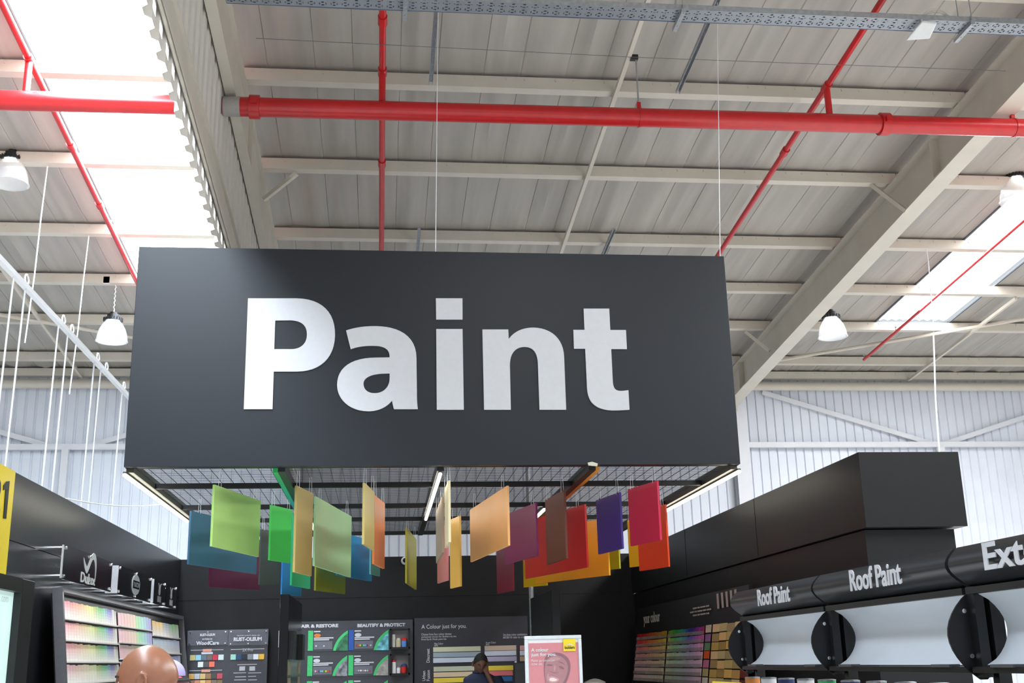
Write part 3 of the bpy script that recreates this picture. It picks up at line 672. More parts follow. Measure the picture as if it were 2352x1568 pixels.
# yellow aisle sign, kiosk
yel = mat('yellow_sign_vinyl', (.80, .62, .02), .35, var=.02)
t = thing('aisle_sign', (-2.6, 8.2, 1.9), 'yellow aisle number sign with black foot at the left picture edge', 'sign')
ye = P(36, 1083, X=-2.60).y; z1 = P(36, 1083, X=-2.60).z; z2 = P(14, 1337, X=-2.60).z
MB().box(-2.70, -2.60, 7.4, ye, z2, z1).build('board', yel, t)
MB().box(-2.70, -2.60, 7.4, ye, 1.2, z2).build('foot', blk, t)
a = P(7, 1190, X=-2.598); b = P(20, 1190, X=-2.598)
hz = P(20, 1108, X=-2.598).z-P(14, 1190, X=-2.598).z
q = [P(x/3.087, 1060+y_/3.087, X=-2.598) for x, y_ in ((66, 137), (41, 405), (22, 402), (38, 195), (21, 202), (23, 168), (44, 140))]
filled('numeral', [[(p.y, p.z) for p in q]], blk, t, (-2.598, 0, 0), UY, UZ, .004)
z1_ = min(p.z for p in q); z2_ = max(p.z for p in q); y2_ = P(4.5, 1115, X=-2.598).y
text_on('numeral', '2', (-2.598, y2_-.24, z1_), UY, UZ, .24, z2_-z1_, blk, t, .004, bold=.03)
t = thing('display_kiosk', (-2.5, 8.2, 0), 'tall black framed screen kiosk with pale green display at lower left', 'kiosk')
ky = P(81, 1335, X=-2.35).y; kz = P(81, 1335, X=-2.35).z
sy = P(48, 1360, X=-2.35).y; sz = P(48, 1360, X=-2.35).z
MB().box(-2.585, -2.35, sy+.02, ky, 0, kz).build('side_frame', blk, t, bevel=.006)
MB().box(-2.585, -2.35, 7.0, sy+.02, sz, kz).build('top_frame', blk, t)
MB().box(-2.585, -2.40, 7.0, sy+.02, .3, sz).build('screen', mat('pale_green_screen', (.45, .62, .58), .3, emit=.55, ec=(.55, .72, .68), var=.15, scale=5), t, label='pale green lit screen')
text_on('screen_text', '.com', (-2.40, sy-.24, sz-.07), UY, UZ, .15, .035, white, t, .002)

# ------------------------------------------------------------------ left wall: brand header plates
t0 = None
hx = -2.5
defs = [(9.47, 11.18, 'left-hand gloss black header plate with a white swoosh and word', 0), (11.45, 13.10, 'middle gloss black header plate with a white oval badge', 1), (13.25, 13.95, 'narrow black header plate with a pale crest', 2), (14.02, 14.70, 'farthest small black header plate with a pale emblem', 3)]
for ya, yb, lab, k in defs:
    t = thing('header_plate', (hx, (ya+yb)/2, 2.37), lab, 'sign', 'gloss black header plates on the left wall')
    MB().box(hx-.012, hx, ya, yb, 2.36, 2.63).build('plate', blkg, t)
    for y in ((ya+.05, (ya+yb)/2, yb-.05) if k < 2 else (yb-.06,)):
        for z in (2.385, 2.605):
            MB().tube([(XL, y, z), (hx+.012, y, z)], .013, 10).build('standoff', chrome, t)
    if k < 3: MB().box(hx-(.012 if k == 0 else .11), hx+.002, ya-.012, ya, 2.365, 2.625).build('edge_glow_and_return', mat('aluminium_and_edge_glow', (.62, .62, .64), .35, .6), t)  # first plate: pale bar stands in for acrylic edge glow; the rest are returns
    yc = (ya+yb)/2
    if k == 0:
        text_on('wordmark', 'Dulux', (hx, yc-.27, 2.375), UY, UZ, .50, .085, white, t, .004, bold=.02)
        pts = [path('M 0 0 C 4 -9 10 -15 18 -18 C 30 -12 34 2 46 2 C 56 0 60 -12 58 -26 C 64 -8 60 10 46 10 C 34 10 26 -4 18 -10 C 10 -8 5 -4 0 0')]
        sc = .0075
        filled('swoosh', [[(a*sc, b_*sc*.9) for a, b_ in pts[0]]], white, t, (hx, yc-.22, 2.58), UY, UZ, .004)
    elif k == 1:
        o_ = MB().lathe((hx, yc, 2.495), [(.10, 0), (.10, .006)], 32, axis=(1, 0, 0)).build('badge', white, t)
        for v in o_.data.vertices: v.co.y *= 1.9
        MB().box(hx+.006, hx+.008, yc-.155, yc+.155, 2.455, 2.535).build('badge_band', blkg, t)
        text_on('wordmark', 'PLASCON', (hx+.008, yc-.135, 2.47), UY, UZ, .27, .05, white, t, .003, bold=.02)
    else:
        q = path('M 0 8 C 6 20 2 26 -8 32 C 6 30 10 22 12 14 C 14 22 20 30 34 32 C 24 26 22 16 26 8 C 22 -4 6 -4 0 8')
        filled('crest', [[(a*.004, b_*.004) for a, b_ in q]], white, t, (hx, yc-.06, 2.47), UY, UZ, .003)
        MB().box(hx, hx+.004, yc-.09, yc+.09, 2.39, 2.455).build('nameplate', mat('pale_grey_print', (.45, .45, .47), .5), t)
# small picture lights under the header plates
for k, px in enumerate((175, 222, 240, 278, 315, 328, 357, 382)):
    y = P(px, 1330, X=-2.55).y; 
    y = 9.9+k*.66
    t = thing('picture_light', (-2.55, y, 2.28), 'small lit downlight under the header plates, %s from the left' % ORD[k], 'light', 'row of downlights under the header plates')
    MB().tube([(XL, y, 2.32), (-2.60, y, 2.32)], .010, 8).build('arm', chrome, t)
    MB().lathe((-2.60, y, 2.30), [(.010, 0), (.012, .024)], 14).build('lamp_head', mat('small_downlight', (1, 1, 1), .4, emit=3, ec=(1, .97, .9), var=0), t)

area('header_downlights', (-2.40, 12.2, 2.36), .06, 5.2, 16, rot=(0, -.30, 0), colr=(1, .97, .95))
# ------------------------------------------------------------------ colour-card displays
def hsv(h, s, v):
    r = colorsys.hsv_to_rgb((h % 360)/360, s, v); return tuple(c_**2.2 for c_ in r)
def cname(h, s, v):
    h %= 360
    base = 'red' if h < 12 or h >= 348 else 'orange' if h < 38 else 'yellow' if h < 68 else 'green' if h < 160 else 'teal' if h < 195 else 'blue' if h < 250 else 'violet' if h < 290 else 'pink'
    if s < .08: base = 'grey' if v < .75 else 'white'
    return ('deep ' if s > .65 else 'soft ' if s > .3 else 'pale ')+base
CARD = {}
def card_bank(origin, u, v, n, ncol, nrow, cw, rh, ch, colf, where, group, bands=0, t=.006, mname='colour_card', tabs=False):
    """cards standing in rows on a leaning rack: u along the row, v up the rack, n outward"""
    m_ = swatch_mat('printed_card_banded' if bands else 'printed_card', .5, bands)
    key = (round(cw, 4), round(ch, 4), tuple(round(q, 3) for q in u), bands)
    if key not in CARD:
        a = Vector((0, 0, 0))-u*(cw*.46)
        mb = MB().slab(a, a+u*cw*.92, a+u*cw*.92+v*ch, a+v*ch, n*t)
        me = bpy.data.meshes.new(mname); me.from_pydata([tuple(q) for q in mb.v], [], mb.f); me.materials.append(m_)
        CARD[key] = me
    for r in range(nrow):
        for c in range(ncol):
            h, s, w, = colf(c, r)
            jit = random.uniform(-.004, .006)
            o = bpy.data.objects.new(mname, CARD[key]); COL.objects.link(o)
            o.location = origin+u*((c+.5)*cw)-v*((r+1)*rh-.006-jit)
            o.color = (*hsv(h, s, w), 1)
            tag(o, '%s card, %s, %s row, %s from left' % (cname(h, s, w), where, ORD[r], ORD[c]), 'colour card', group)

# left rack, leaning
NCARD = 0
kL = .12; ztL = P(129, 1361, X=-2.62).z
def PL(px, py, off=0): return P(px, py, pl=(1, 0, kL, -2.62+kL*ztL+off))
nL = Vector((1, 0, kL)).normalized(); vL = Vector((-kL, 0, 1)).normalized()
a0 = PL(129, 1361); a1 = PL(411, 1431)
rack = thing('colour_card_rack', (-2.6, (a0.y+a1.y)/2, 0), 'wide leaning black rack full of colour cards on the left wall', 'display rack')
hgt = 2.0
bl0 = Vector((-2.62+kL*(ztL-.1), a0.y, .1))
MB().slab(a0, Vector((a0.x, a1.y, a0.z)), Vector((a0.x, a1.y, a0.z))-vL*hgt, a0-vL*hgt, -nL*.04).build('back_panel', blk, rack)
greyf = mat('grey_metal_frame', (.12, .12, .13), .4, .3)
zt_ = a0.z
def rackpt(y, d, off=0): return Vector((-2.62, y, zt_))-vL*d+nL*off
for y in (a0.y-.02, a1.y+.02): MB().bar(rackpt(y, -.02, .02), rackpt(y, hgt, .02), .04, .08, up=nL).build('side_post', greyf, rack)
MB().bar(rackpt(a0.y-.04, -.02, .02), rackpt(a1.y+.04, -.02, .02), .04, .08, up=nL).build('top_rail', greyf, rack)
lipm = mat('white_shelf_lip', (.72, .68, .66), .4, var=.03)
b0 = PL(135, 1373); b1 = PL(262, 1399); d0 = (zt_-b0.z)/vL.z; rhL = (b0.z-PL(141, 1423).z)/vL.z
c0 = PL(266, 1402); c1 = PL(343, 1421); e0 = PL(345, 1421); e1 = PL(406, 1433)
def colL(c, r):
    if c < 12: return (335+c*8.5, .58-.08*(r % 2)-.07*r, .90)
    if c < 20: return (62+(c-12)*28, .97-.12*r, .74)
    return (30, .05, .85-.2*((c+r) % 2))
def rackbank(y0_, y1_, ncol, nrow, rh, dtop, colf, where, bands):
    cw = (y1_-y0_)/ncol
    card_bank(rackpt(y0_, dtop, .012), UY, vL, nL, ncol, nrow, cw, rh, rh*.86, colf, where, 'colour cards in the left rack', bands)
    for r in range(nrow):
        MB().bar(rackpt(y0_, dtop+(r+1)*rh-.006, .025), rackpt(y1_, dtop+(r+1)*rh-.006, .02), .010, .035, up=nL).build('shelf_lip', lipm, rack)
rackbank(b0.y, b1.y, 22, 4, rhL, d0, colL, 'left rack near bank', 6)
rackbank(c0.y, c1.y, 12, 4, rhL*.92, (zt_-c0.z)/vL.z, lambda c, r: ((345+c*9, .16, .95) if c < 6 else (110+(c-6)*28, .20+.06*(r > 1), .93)), 'left rack middle bank', 0)
rackbank(e0.y, e1.y, 8, 3, rhL*1.12, (zt_-e0.z)/vL.z, lambda c, r: ((44+c*2, .85, .9) if c < 3 and r == 0 else (205, .25, .6) if c < 5 and r == 0 else (150-c*6, .45, .8) if r == 0 else (200+c*4, .22+.1*(r > 1), .9)), 'left rack far bank', 5)

# right-hand leaning rack
kR = .15; zr0 = 1.985
def rp(y, d, off=0): return Vector((3.45, y, zr0))-vR*d+nR*off
nR = Vector((-1, 0, kR)).normalized(); vR = Vector((kR, 0, 1)).normalized()
def PRk(px, py): return P(px, py, pl=(1, 0, -kR, 3.45-kR*zr0))
rk = thing('colour_card_rack', (3.4, 13, 0), 'dark leaning rack of rainbow colour cards on the right wall', 'display rack')
yA = PRk(1464, 1451).y; yM0 = PRk(1535, 1445).y; yM1 = PRk(1539, 1444).y; yC = PRk(1622, 1433).y; yD = PRk(1625, 1432).y; yE = PRk(1638, 1430).y; yF = PRk(1641, 1430).y; yG = 10.75
MB().slab(rp(yA+.08, -.32), rp(yG, -.32), rp(yG, 1.9), rp(yA+.08, 1.9), -nR*.04).build('back_panel', blk, rk)
rhR = 0
pA = PRk(1470, 1451); pB = PRk(1468, 1468)
rhR = (PRk(1535, 1445).z-PRk(1528, 1550).z)/vR.z/6.2
uR = -UY
def colR1(c, r):
    return (352+c*5.2 if c < 12 else 60, (.92, .72, .48, .36, .24, .2, .16, .14)[r], (.72, .88, .90, .90, .90, .88, .85, .8)[r])
def colR2(c, r):
    return (75+c*19, (.85, .5, .27, .18, .14, .12, .12, .1)[r], (.62, .78, .88, .90, .90, .86, .82, .8)[r])
clear = clear_mat('clear_grey_pocket', (.45, .44, .42), .36, .3)
def bankR(ya, yb, ncol, nrow, rh, d, colf, where, lip=True, grp='colour cards in the right rack', keep=9, nm='colour_card'):
    cw = (ya-yb)/ncol
    card_bank(rp(ya, d, .012), uR, vR, nR, ncol, min(keep, nrow), cw, rh, rh*.88, colf, where, grp, mname=nm)
    for r in range(keep, nrow):
        for c in range(ncol):
            q = rp(ya, d, .012)+uR*((c+.04)*cw)-vR*((r+1)*rh-.006)
            REST.append((q, uR*cw*.92, vR*rh*.88, nR*.006, hsv(*colf(c, r))))
    if lip:
        for r in range(nrow):
            q = rp(ya, d+(r+1)*rh-.004, .022)
            MB().slab(q, q+uR*(ya-yb), q+uR*(ya-yb)+vR*rh*.44, q+vR*rh*.44, nR*.003).build('pocket', clear, rk)
REST = []
bankR(yA-.10, yM0, 12, 7, rhR, .03, colR1, 'right rack warm bank', keep=5)
bankR(yM1, yC, 14, 7, rhR, .03, colR2, 'right rack cool bank', keep=5)
bankR(yD, yE, 1, 8, rhR*1.02, 0.02, lambda c, r: ((40, .12, .8), (290, .35, .6), (130, .3, .55), (20, .9, .85), (330, .4, .75), (50, .35, .7), (45, .1, .8), (310, .2, .6))[r], 'right rack narrow column', lip=False)
bankR(yF, yF-1.29, 5, 7, rhR*1.04, 0.02, lambda c, r: ((36+(c*7+r*3) % 9,   .36+.1*((c*3+r) % 3), .88-.12*((c+r*2) % 3)) if c != 4 or r < 3 else (8, .7, .42)), 'right rack wood bank', lip=False, grp='wood tone cards in the right rack', nm='wood_tone_card')
mbr = MB(); cols_ = []
for q, u_, v_, n_2, c_ in REST: mbr.slab(q, q+u_, q+u_+v_, q+v_, n_2); cols_.append(c_)
ro = mbr.build('colour_card', None, label='remaining colour cards in the lowest visible rows of the right rack', cat='colour cards', kind='stuff')
at = ro.data.color_attributes.new('print_colour', 'FLOAT_COLOR', 'POINT')
for i, c_ in enumerate(cols_):
    for k in range(8): at.data[i*8+k].color = (*c_, 1)
vm = bpy.data.materials.new('printed_card_rows'); vm.use_nodes = True; va = vm.node_tree.nodes.new('ShaderNodeVertexColor'); va.layer_name = 'print_colour'
vm.node_tree.links.new(va.outputs[0], vm.node_tree.nodes['Principled BSDF'].inputs['Base Color']); ro.data.materials.append(vm)
hb = PRk(1480, 1432); ht_ = PRk(1480, 1414)
a = PRk(1481, 1434); b = PRk(1519, 1424)
text_on('lettering', 'your colour', (a.x-.012, a.y, a.z-.03), uR, UZ, a.y-b.y, .17, mat('grey_print', (.42, .42, .42), .5), rk, .004, bold=.01)
for k in range(3):
    a = PRk(1588, 1402+k*8); b = PRk(1641, 1392+k*8)
    mbp = MB(); yy = a.y-(.12 if k != 1 else 0)
    for w_ in (.24, .14, .30, .18, .26, .12, .22):
        if yy-w_*.62 < b.y: break
        mbp.box(a.x-.014, a.x-.010, yy-w_*.62, yy, a.z+.010, a.z+.026); yy -= w_*.62+.035
    tag(mbp.build('small_print', MATS['grey_print'], rk), label='pale line of small print')
for k in range(5):
    a = PRk(1651+k*10.3, 1402-k*2.0)
    q = MB().box(a.x-.014, a.x-.010, a.y-.06, a.y+.0, a.z+.02, a.z+.17).build('swatch_strip', mat('rosy_grey_print', (.42, .36, .34), .5), rk)

# ------------------------------------------------------------------ back wall displays
slate = mat('slate_grey_display_board', (.055, .055, .065), .35, var=.06, scale=10)
yb_ = 16.12
def PB(px, py, y=yb_): return P(px, py, Y=y)
def rectB(x0, y0, x1, y1, yy, th=.012):
    a, b = PB(x0, y0, yy), PB(x1, y1, yy)
    return MB().box(a.x, b.x, yy, yy+th, b.z, a.z)
# timber and rust paint board
t = thing('paint_sample_board', (PB(522, 1568).x, yb_, 0), 'slate grey board of small paint squares beside the card rack', 'display board')
a, b = PB(431, 1446), PB(616, 1446)
zt2 = PB(520, 1446).z
MB().box(a.x, b.x, yb_, YB-.008, .3, zt2).build('board', slate, t)
for (x0, x1) in ((431, 523), (525, 616)):
    p, q = PB(x0, 1480), PB(x1, 1480)
    MB().box(p.x, q.x, yb_-.03, yb_-.022, q.z, zt2).build('clear_plate', clear_mat('clear_acrylic', (.3, .31, .36), .16, .1), t)
    for xx in (p.x+.03, (p.x+q.x)/2, q.x-.03):
        for zz in (zt2-.025, q.z+.02): MB().tube([(xx, yb_+.002, zz), (xx, yb_-.038, zz)], .009, 8).build('stud', chrome, t)
wl = white
def txtB(s, x0, y0, x1, y1, par, m_=white, yy=None, bold=.01):
    yy = yb_-.001 if yy is None else yy
    a = P(x0, y0, Y=yy); b = P(x1, y1, Y=yy)
    return text_on('lettering', s, (a.x, yy, b.z), UX, UZ, b.x-a.x, P(x0, y1, Y=yy).z and (a.z-P(x0, y1, Y=yy).z), m_, par, .003, bold)
txtB('RUST-OLEUM', 460, 1454, 494, 1460, t, yy=yb_-.032, bold=.04)
txtB('INTERIOR', 465, 1465, 488, 1469, t, yy=yb_-.032)
txtB('WoodCare', 451, 1471, 503, 1480, t, yy=yb_-.032, bold=.03)
txtB('TRUSTED QUALITY SINCE 1921', 544, 1457, 597, 1460, t, yy=yb_-.032)
txtB('RUST-OLEUM', 537, 1462, 601, 1471, t, yy=yb_-.032, bold=.05)
gp = MATS['pale_grey_print']
mb = MB()
for (x0, y, x1) in ((438, 1493, 513), (530, 1491, 607), (435, 1540, 510), (545, 1526, 590), (536, 1545, 565), (570, 1545, 600), (540, 1554, 565), (570, 1553, 588), (538, 1561, 565), (570, 1561, 590)):
    a, b = PB(x0, y), PB(x1, y); mb.box(a.x, b.x, yb_-.002, yb_, a.z-.005, a.z+.004)
mb.build('printed_rules', gp, t)
MB().box(PB(466, 1490).x, PB(486, 1490).x, yb_-.003, yb_, PB(470, 1496).z, PB(470, 1490).z).build('heading', mat('orange_white_print', (.8, .35, .25), .5), t)
MB().box(PB(463, 1496).x, PB(489, 1496).x, yb_-.003, yb_, PB(470, 1502).z, PB(470, 1497).z).build('heading', white, t)
MB().box(PB(463, 1538).x, PB(483, 1538).x, yb_-.003, yb_, PB(470, 1543).z, PB(470, 1537).z).build('heading', MATS['orange_white_print'], t)
txtB('2X Pro', 557, 1488, 581, 1495, t, gp)
sq = [((437, 1504), [(50, .35, .75), (195, .35, .85), (205, .25, .5), (20, .2, .45), (352, .72, .75), (180, .06, .85)]), ((455, 1519.5), [(90, .04, .9), (30, .03, .35), (10, .6, .92)]), ((434, 1547), [(38, .55, .88), (220, .08, .8), (40, .45, .85), (30, .45, .6), (30, .03, .3), (352, .6, .75)]), ((434, 1562), [(25, .4, .6), (22, .5, .8), (38, .5, .9), (28, .55, .8), (30, .3, .5), (40, .45, .5)])]
me_sq = None
def squares(x0, y0, cols, par, dx=13, w=11.5, h=12):
    for k, c in enumerate(cols):
        a, b = PB(x0+k*dx, y0-k*.2), PB(x0+k*dx+w, y0+h-k*.2)
        o = MB().box(a.x, b.x, yb_-.012, yb_, b.z, a.z).build('paint_square', swatch_mat('printed_card'), par, color=hsv(*c))
for (p, cs) in sq: squares(p[0], p[1], cs, t)
squares(530, 1502.5, [(160, .25, .8), (215, .6, .42), (220, .35, .22), (200, .08, .55), (220, .04, .88), (42, .75, .88)], t)
for x0 in (550, 573): MB().box(PB(x0, 1530).x, PB(x0+13, 1530).x, yb_-.003, yb_, PB(x0, 1540).z, PB(x0, 1530).z).build('badge', gp, t)
# dashed strip
t = thing('price_rail', (PB(641, 1500).x, yb_, 0), 'thin vertical rail of pale segments left of the tall black pillar', 'rail')
for k in range(8):
    a = PB(640, 1448+k*41.5); b = PB(643.5, 1486+k*41.5); MB().box(a.x, b.x, yb_, YB-.008, b.z, a.z).build('segment', MATS['pale_grey_print'], t)
# pillars of the mixing desk
for x0, x1, ya, y2, lab, px in ((-1.01, -.92, 12.0, 14.0, 'tall black panelled fin left of the paint desk', 0), (1.77, 1.86, 12.0, 13.7, 'tall black panelled fin right of the grey pole', 1)):
    t = thing('display_fin', ((x0+x1)/2, (ya+y2)/2, 0), lab, 'display panel', 'black fins beside the paint desk')
    MB().box(x0, x1, ya, y2, 0, 2.36).build('panel', blkg if px == 0 else dark, t, bevel=.004)
    if px == 0:
        for r in range(3):
            for z0 in (1.25+r*.16,):
                MB().box(x1, x1+.006, ya+.12, ya+.42, z0, z0+.13).build('wood_sample', mat('beige_wood_sample', (.42, .36, .24), .5), t)
                MB().box(x1, x1+.006, ya+1.55, ya+1.85, z0, z0+.13).build('wood_sample', MATS['beige_wood_sample'], t)
        MB().box(x1, x1+.05, ya+.08, ya+.44, 1.72, 2.0).build('holder', blk, t)
        MB().box(x1, x1+.05, ya+1.5, ya+1.9, 1.72, 2.0).build('holder', blk, t)
# repair and protect board
grn = mat('leaf_green_print', (.06, .55, .17), .45); blu = mat('royal_blue_print', (.03, .10, .38), .45)
t = thing('product_board', (PB(825, 1500).x, yb_, 0), 'slate board with four green-edged product tiles and white capitals', 'display board')
a, b = PB(690, 1424), PB(948, 1422)
MB().box(a.x-.1, b.x, yb_, YB-.008, .3, b.z).build('board', slate, t)
txtB('REPAIR & RESTORE', 672, 1432, 777, 1440, t, bold=.05)
txtB('BEAUTIFY & PROTECT', 821, 1430, 931, 1438, t, bold=.05)
def tile(x, y, side, pic, dots, oval):
    rectB(x, y, x+10.5, y+46, yb_-.008).build('side_tab', side, t)
    rectB(x+10.5, y, x+91, y+46, yb_-.004).build('tile_face', mat('tile_charcoal', (.065, .065, .075), .35), t)
    # quarter-sail picture with green rim
    pts = path('M 57 46 C 60 28 72 10 91 -1 L 91 6 C 77 14 66 30 63 46')
    f = [PB(x+a_, y+b_, yb_-.010) for a_, b_ in pts]; MB().prism([(p.x, yb_-.010, p.z) for p in f], (0, .006, 0)).build('green_rim', grn, t)
    pts = path('M 63 46 C 66 30 77 14 91 6 L 91 46')
    f = [PB(x+a_, y+b_, yb_-.009) for a_, b_ in pts]; MB().prism([(p.x, yb_-.009, p.z) for p in f], (0, .005, 0)).build('picture', pic, t)
    c = PB(x+21, y+11, yb_-.006); o = MB().lathe((c.x, yb_-.004, c.z), [(.045, 0), (.045, .006)], 20, axis=(0, -1, 0)).build('oval_badge', oval, t)
    for v in o.data.vertices: v.co.z = (v.co.z-(c.z-worg(t).z))*.55+(c.z-worg(t).z)
    mb = MB()
    for k, (xa, xb) in enumerate(((13, 28), (13, 58), (13, 48))):
        p, q = PB(x+xa, y+(2, 17, 21)[k], yb_-.006), PB(x+xb, y+(2, 17, 21)[k], yb_-.006); mb.box(p.x, q.x, yb_-.007, yb_-.004, p.z-.009, p.z+.007)
    mb.build('caption', white, t)
    rectB(x+13, y+25, x+55, y+42, yb_-.006, .003).build('info_panel', mat('tile_grey', (.16, .16, .19), .4), t)
    for k, c_ in enumerate(dots):
        p = PB(x+18+k*(36/max(1, len(dots))), y+35, yb_-.01)
        MB().lathe((p.x, yb_-.006, p.z), [(.012, 0), (.012, .005)], 12, axis=(0, -1, 0)).build('colour_dot', swatch_mat('printed_card'), t, color=hsv(*c_))
picA = mat('green_field_print', (.05, .20, .10), .4, var=.6, scale=12); picB = mat('turquoise_room_print', (.18, .55, .60), .4, var=.6, scale=14); picC = mat('grey_wheel_print', (.25, .26, .28), .4, var=.8, scale=14); picD = mat('pale_armchair_print', (.42, .38, .34), .4, var=.5, scale=12)
ow = mat('silver_badge', (.6, .62, .68), .4); orr = mat('orange_badge', (.7, .22, .05), .4)
rb = [(355, .7, .7), (20, .8, .8), (60, .8, .8), (130, .7, .5), (200, .3, .8), (190, .5, .8), (220, .8, .6), (350, .6, .8), (220, .1, .8)]
tile(708, 1448, grn, picA, [(220, .08, .85), (220, .1, .8)], orr)
tile(801.5, 1446.5, blu, picB, rb, ow)
tile(706.5, 1506, grn, picC, rb[::-1], ow)
tile(800.5, 1504.5, grn, picD, [(0, .02, .5), (200, .05, .7), (0, .02, .9), (10, .2, .7), (0, 0, .85), (190, .1, .7), (355, .7, .7)], ow)
tile(705, 1564, grn, picA, [], ow); tile(800, 1562, grn, picB, [], ow)
# niches
def niche(x0, y0, x1, y1, lab, items):
    n_ = thing('display_niche', (PB((x0+x1)/2, y1, yb_-.10).x, yb_-.1, PB(x0, y1, yb_-.10).z), lab, 'shelf box', 'lit niches of the product board')
    a, b = PB(x0, y0, yb_-.10), PB(x1, y1, yb_-.10)
    MB().box(a.x, b.x, yb_-.016, yb_-.012, b.z, a.z).build('back', mat('niche_grey', (.36, .32, .32), .5), n_)
    mb = MB(); e = .02
    mb.box(a.x-e, a.x, yb_-.12, yb_-.012, b.z-e, a.z+e); mb.box(b.x, b.x+e, yb_-.12, yb_-.012, b.z-e, a.z+e); mb.box(a.x-e, b.x+e, yb_-.12, yb_-.012, a.z, a.z+e); mb.box(a.x-e, b.x+e, yb_-.12, yb_-.012, b.z-e*1.6, b.z)
    mb.build('casing', blk, n_)
    for kind, fx, r, h, cols, lb in items:
        x = a.x+(b.x-a.x)*fx; z = b.z
        body, cap = cols
        if kind == 'can':
            q = thing('spray_can', (x, yb_-.06, z), lb, 'spray can')
            MB().lathe((x, yb_-.06, z), [(r, 0), (r, h*.78), (r*.8, h*.82)], 16).build('body', body, q, smooth=True); MB().lathe((x, yb_-.06, z+h*.82), [(r*.8, 0), (r*.8, h*.16), (r*.5, h*.18)], 16).build('cap', cap, q, smooth=True)
        else:
            q = thing('paint_tub', (x, yb_-.06, z), lb, 'paint tub')
            MB().lathe((x, yb_-.06, z), [(r*.9, 0), (r, h*.7)], 18).build('body', body, q, smooth=True); MB().lathe((x, yb_-.06, z+h*.7), [(r*1.08, 0), (r*1.08, h*.12), (r*.6, h*.3)], 18).build('lid', cap, q, smooth=True)
rp_ = mat('red_plastic', (.6, .03, .02), .35); bp_ = mat('light_blue_plastic', (.12, .28, .65), .35); wp_ = mat('cream_label', (.6, .57, .5), .4); nav = mat('navy_plastic', (.03, .05, .15), .35)
niche(899, 1447, 938, 1485, 'upper grey niche holding a can and a blue tub', [('can', .12, .03, .17, (wp_, whitep), 'slim cream spray can in the upper niche'), ('can', .42, .035, .12, (mat('pale_yellow_label', (.55, .5, .3), .5), wp_), 'short pale yellow can in the upper niche'), ('tub', .76, .042, .12, (bp_, rp_), 'light blue tub with red lid in the upper niche')])
niche(899, 1505, 938, 1545, 'lower grey niche holding red topped cans', [('can', .14, .032, .18, (whitep, rp_), 'white spray can with red cap in the lower niche'), ('can', .43, .027, .08, (whitep, MATS['pale_grey_print']), 'small white pot in the lower niche'), ('tub', .74, .042, .12, (rp_, nav), 'red tub with navy lid in the lower niche')])
# colour combinations board
t = thing('colour_theme_board', (PB(1080, 1500).x, yb_, 0), 'slate board of long horizontal colour bars behind the seated man', 'display board')
a, b = PB(952, 1420), PB(1211, 1414)
MB().box(a.x, b.x, yb_-.004, YB-.008, .3, b.z).build('board', mat('night_grey_board', (.034, .034, .042), .35), t)
Y3 = yb_-.006
def rb3(x0, y0, x1, y1, th=.01):
    a, b = P(x0, y0, Y=Y3-.01), P(x1, y1, Y=Y3-.01); z0 = P(x0, y1, Y=Y3-.01).z
    return MB().box(a.x, b.x, Y3-.01, Y3, z0, a.z)
def txt3(s, x0, y0, x1, y1, bold=0, m_=None): return txtB(s, x0, y0, x1, y1, t, m_ or white, Y3, bold)
txt3('A Colour just for you.', 968, 1432, 1071.5, 1444.5, .005)
for k, s_ in enumerate(('Choose from four colour themes', 'exclusively chosen for Builders by the', 'Fired Earth Mode paint lab.')): txt3(s_, 968, 1452.5+k*6.2, (1037, 1048, 1026)[k], 1457.5+k*6.2)
for k, s_ in enumerate(('Use these colour combinations', '60/30/10 ratio to create')): txt3(s_, 1155.5, 1453.5+k*6.2, 1211, 1458.5+k*6.2)
txt3('Main Colour', 997.5, 1475, 1018, 1479.5); txt3('60%', 997.5, 1480, 1006, 1484); txt3('Accent Colour', 1115.5, 1472.5, 1139, 1477); txt3('30%', 1115.5, 1478, 1124, 1481.5)
bars = [(995, 1486, 1104, (60, .16, .80)), (995, 1498.5, 1104, (210, .14, .70)), (995, 1511, 1104, (222, .10, .88)), (996, 1531, 1104, (70, .14, .76)), (996, 1544, 1104, (35, .26, .84)), (996, 1557, 1104, (50, .70, .88)),
        (1113, 1483, 1186, (28, .22, .76)), (1113, 1495, 1186, (222, .09, .85)), (1113, 1508, 1187, (255, .14, .74)), (1115, 1529, 1179, (50, .72, .90)), (1115, 1541, 1178, (357, .48, .88)), (1115, 1554, 1177, (210, .75, .70)),
        (1194, 1482, 1213, (0, .25, .8)), (1194, 1494, 1213, (222, .09, .9)), (1194, 1507, 1213, (30, .25, .75))]
for (x0, y0, x1, c) in bars: rb3(x0, y0, x1, y0+11).build('colour_bar', swatch_mat('printed_card'), t, color=hsv(*c))
def vtxt(s, x0, y0, x1, y1):
    a = P(x1, y1, Y=Y3); b = P(x0, y0, Y=Y3)
    return text_on('lettering', s, (a.x, Y3, a.z), UZ, -UX, b.z-a.z, a.x-b.x, white, t, .0035, .01)
vtxt('Discreet', 979.5, 1489.5, 987, 1521); vtxt('Urban', 970, 1540.5, 977, 1563); vtxt('Fusion', 980, 1538.5, 987.5, 1563)

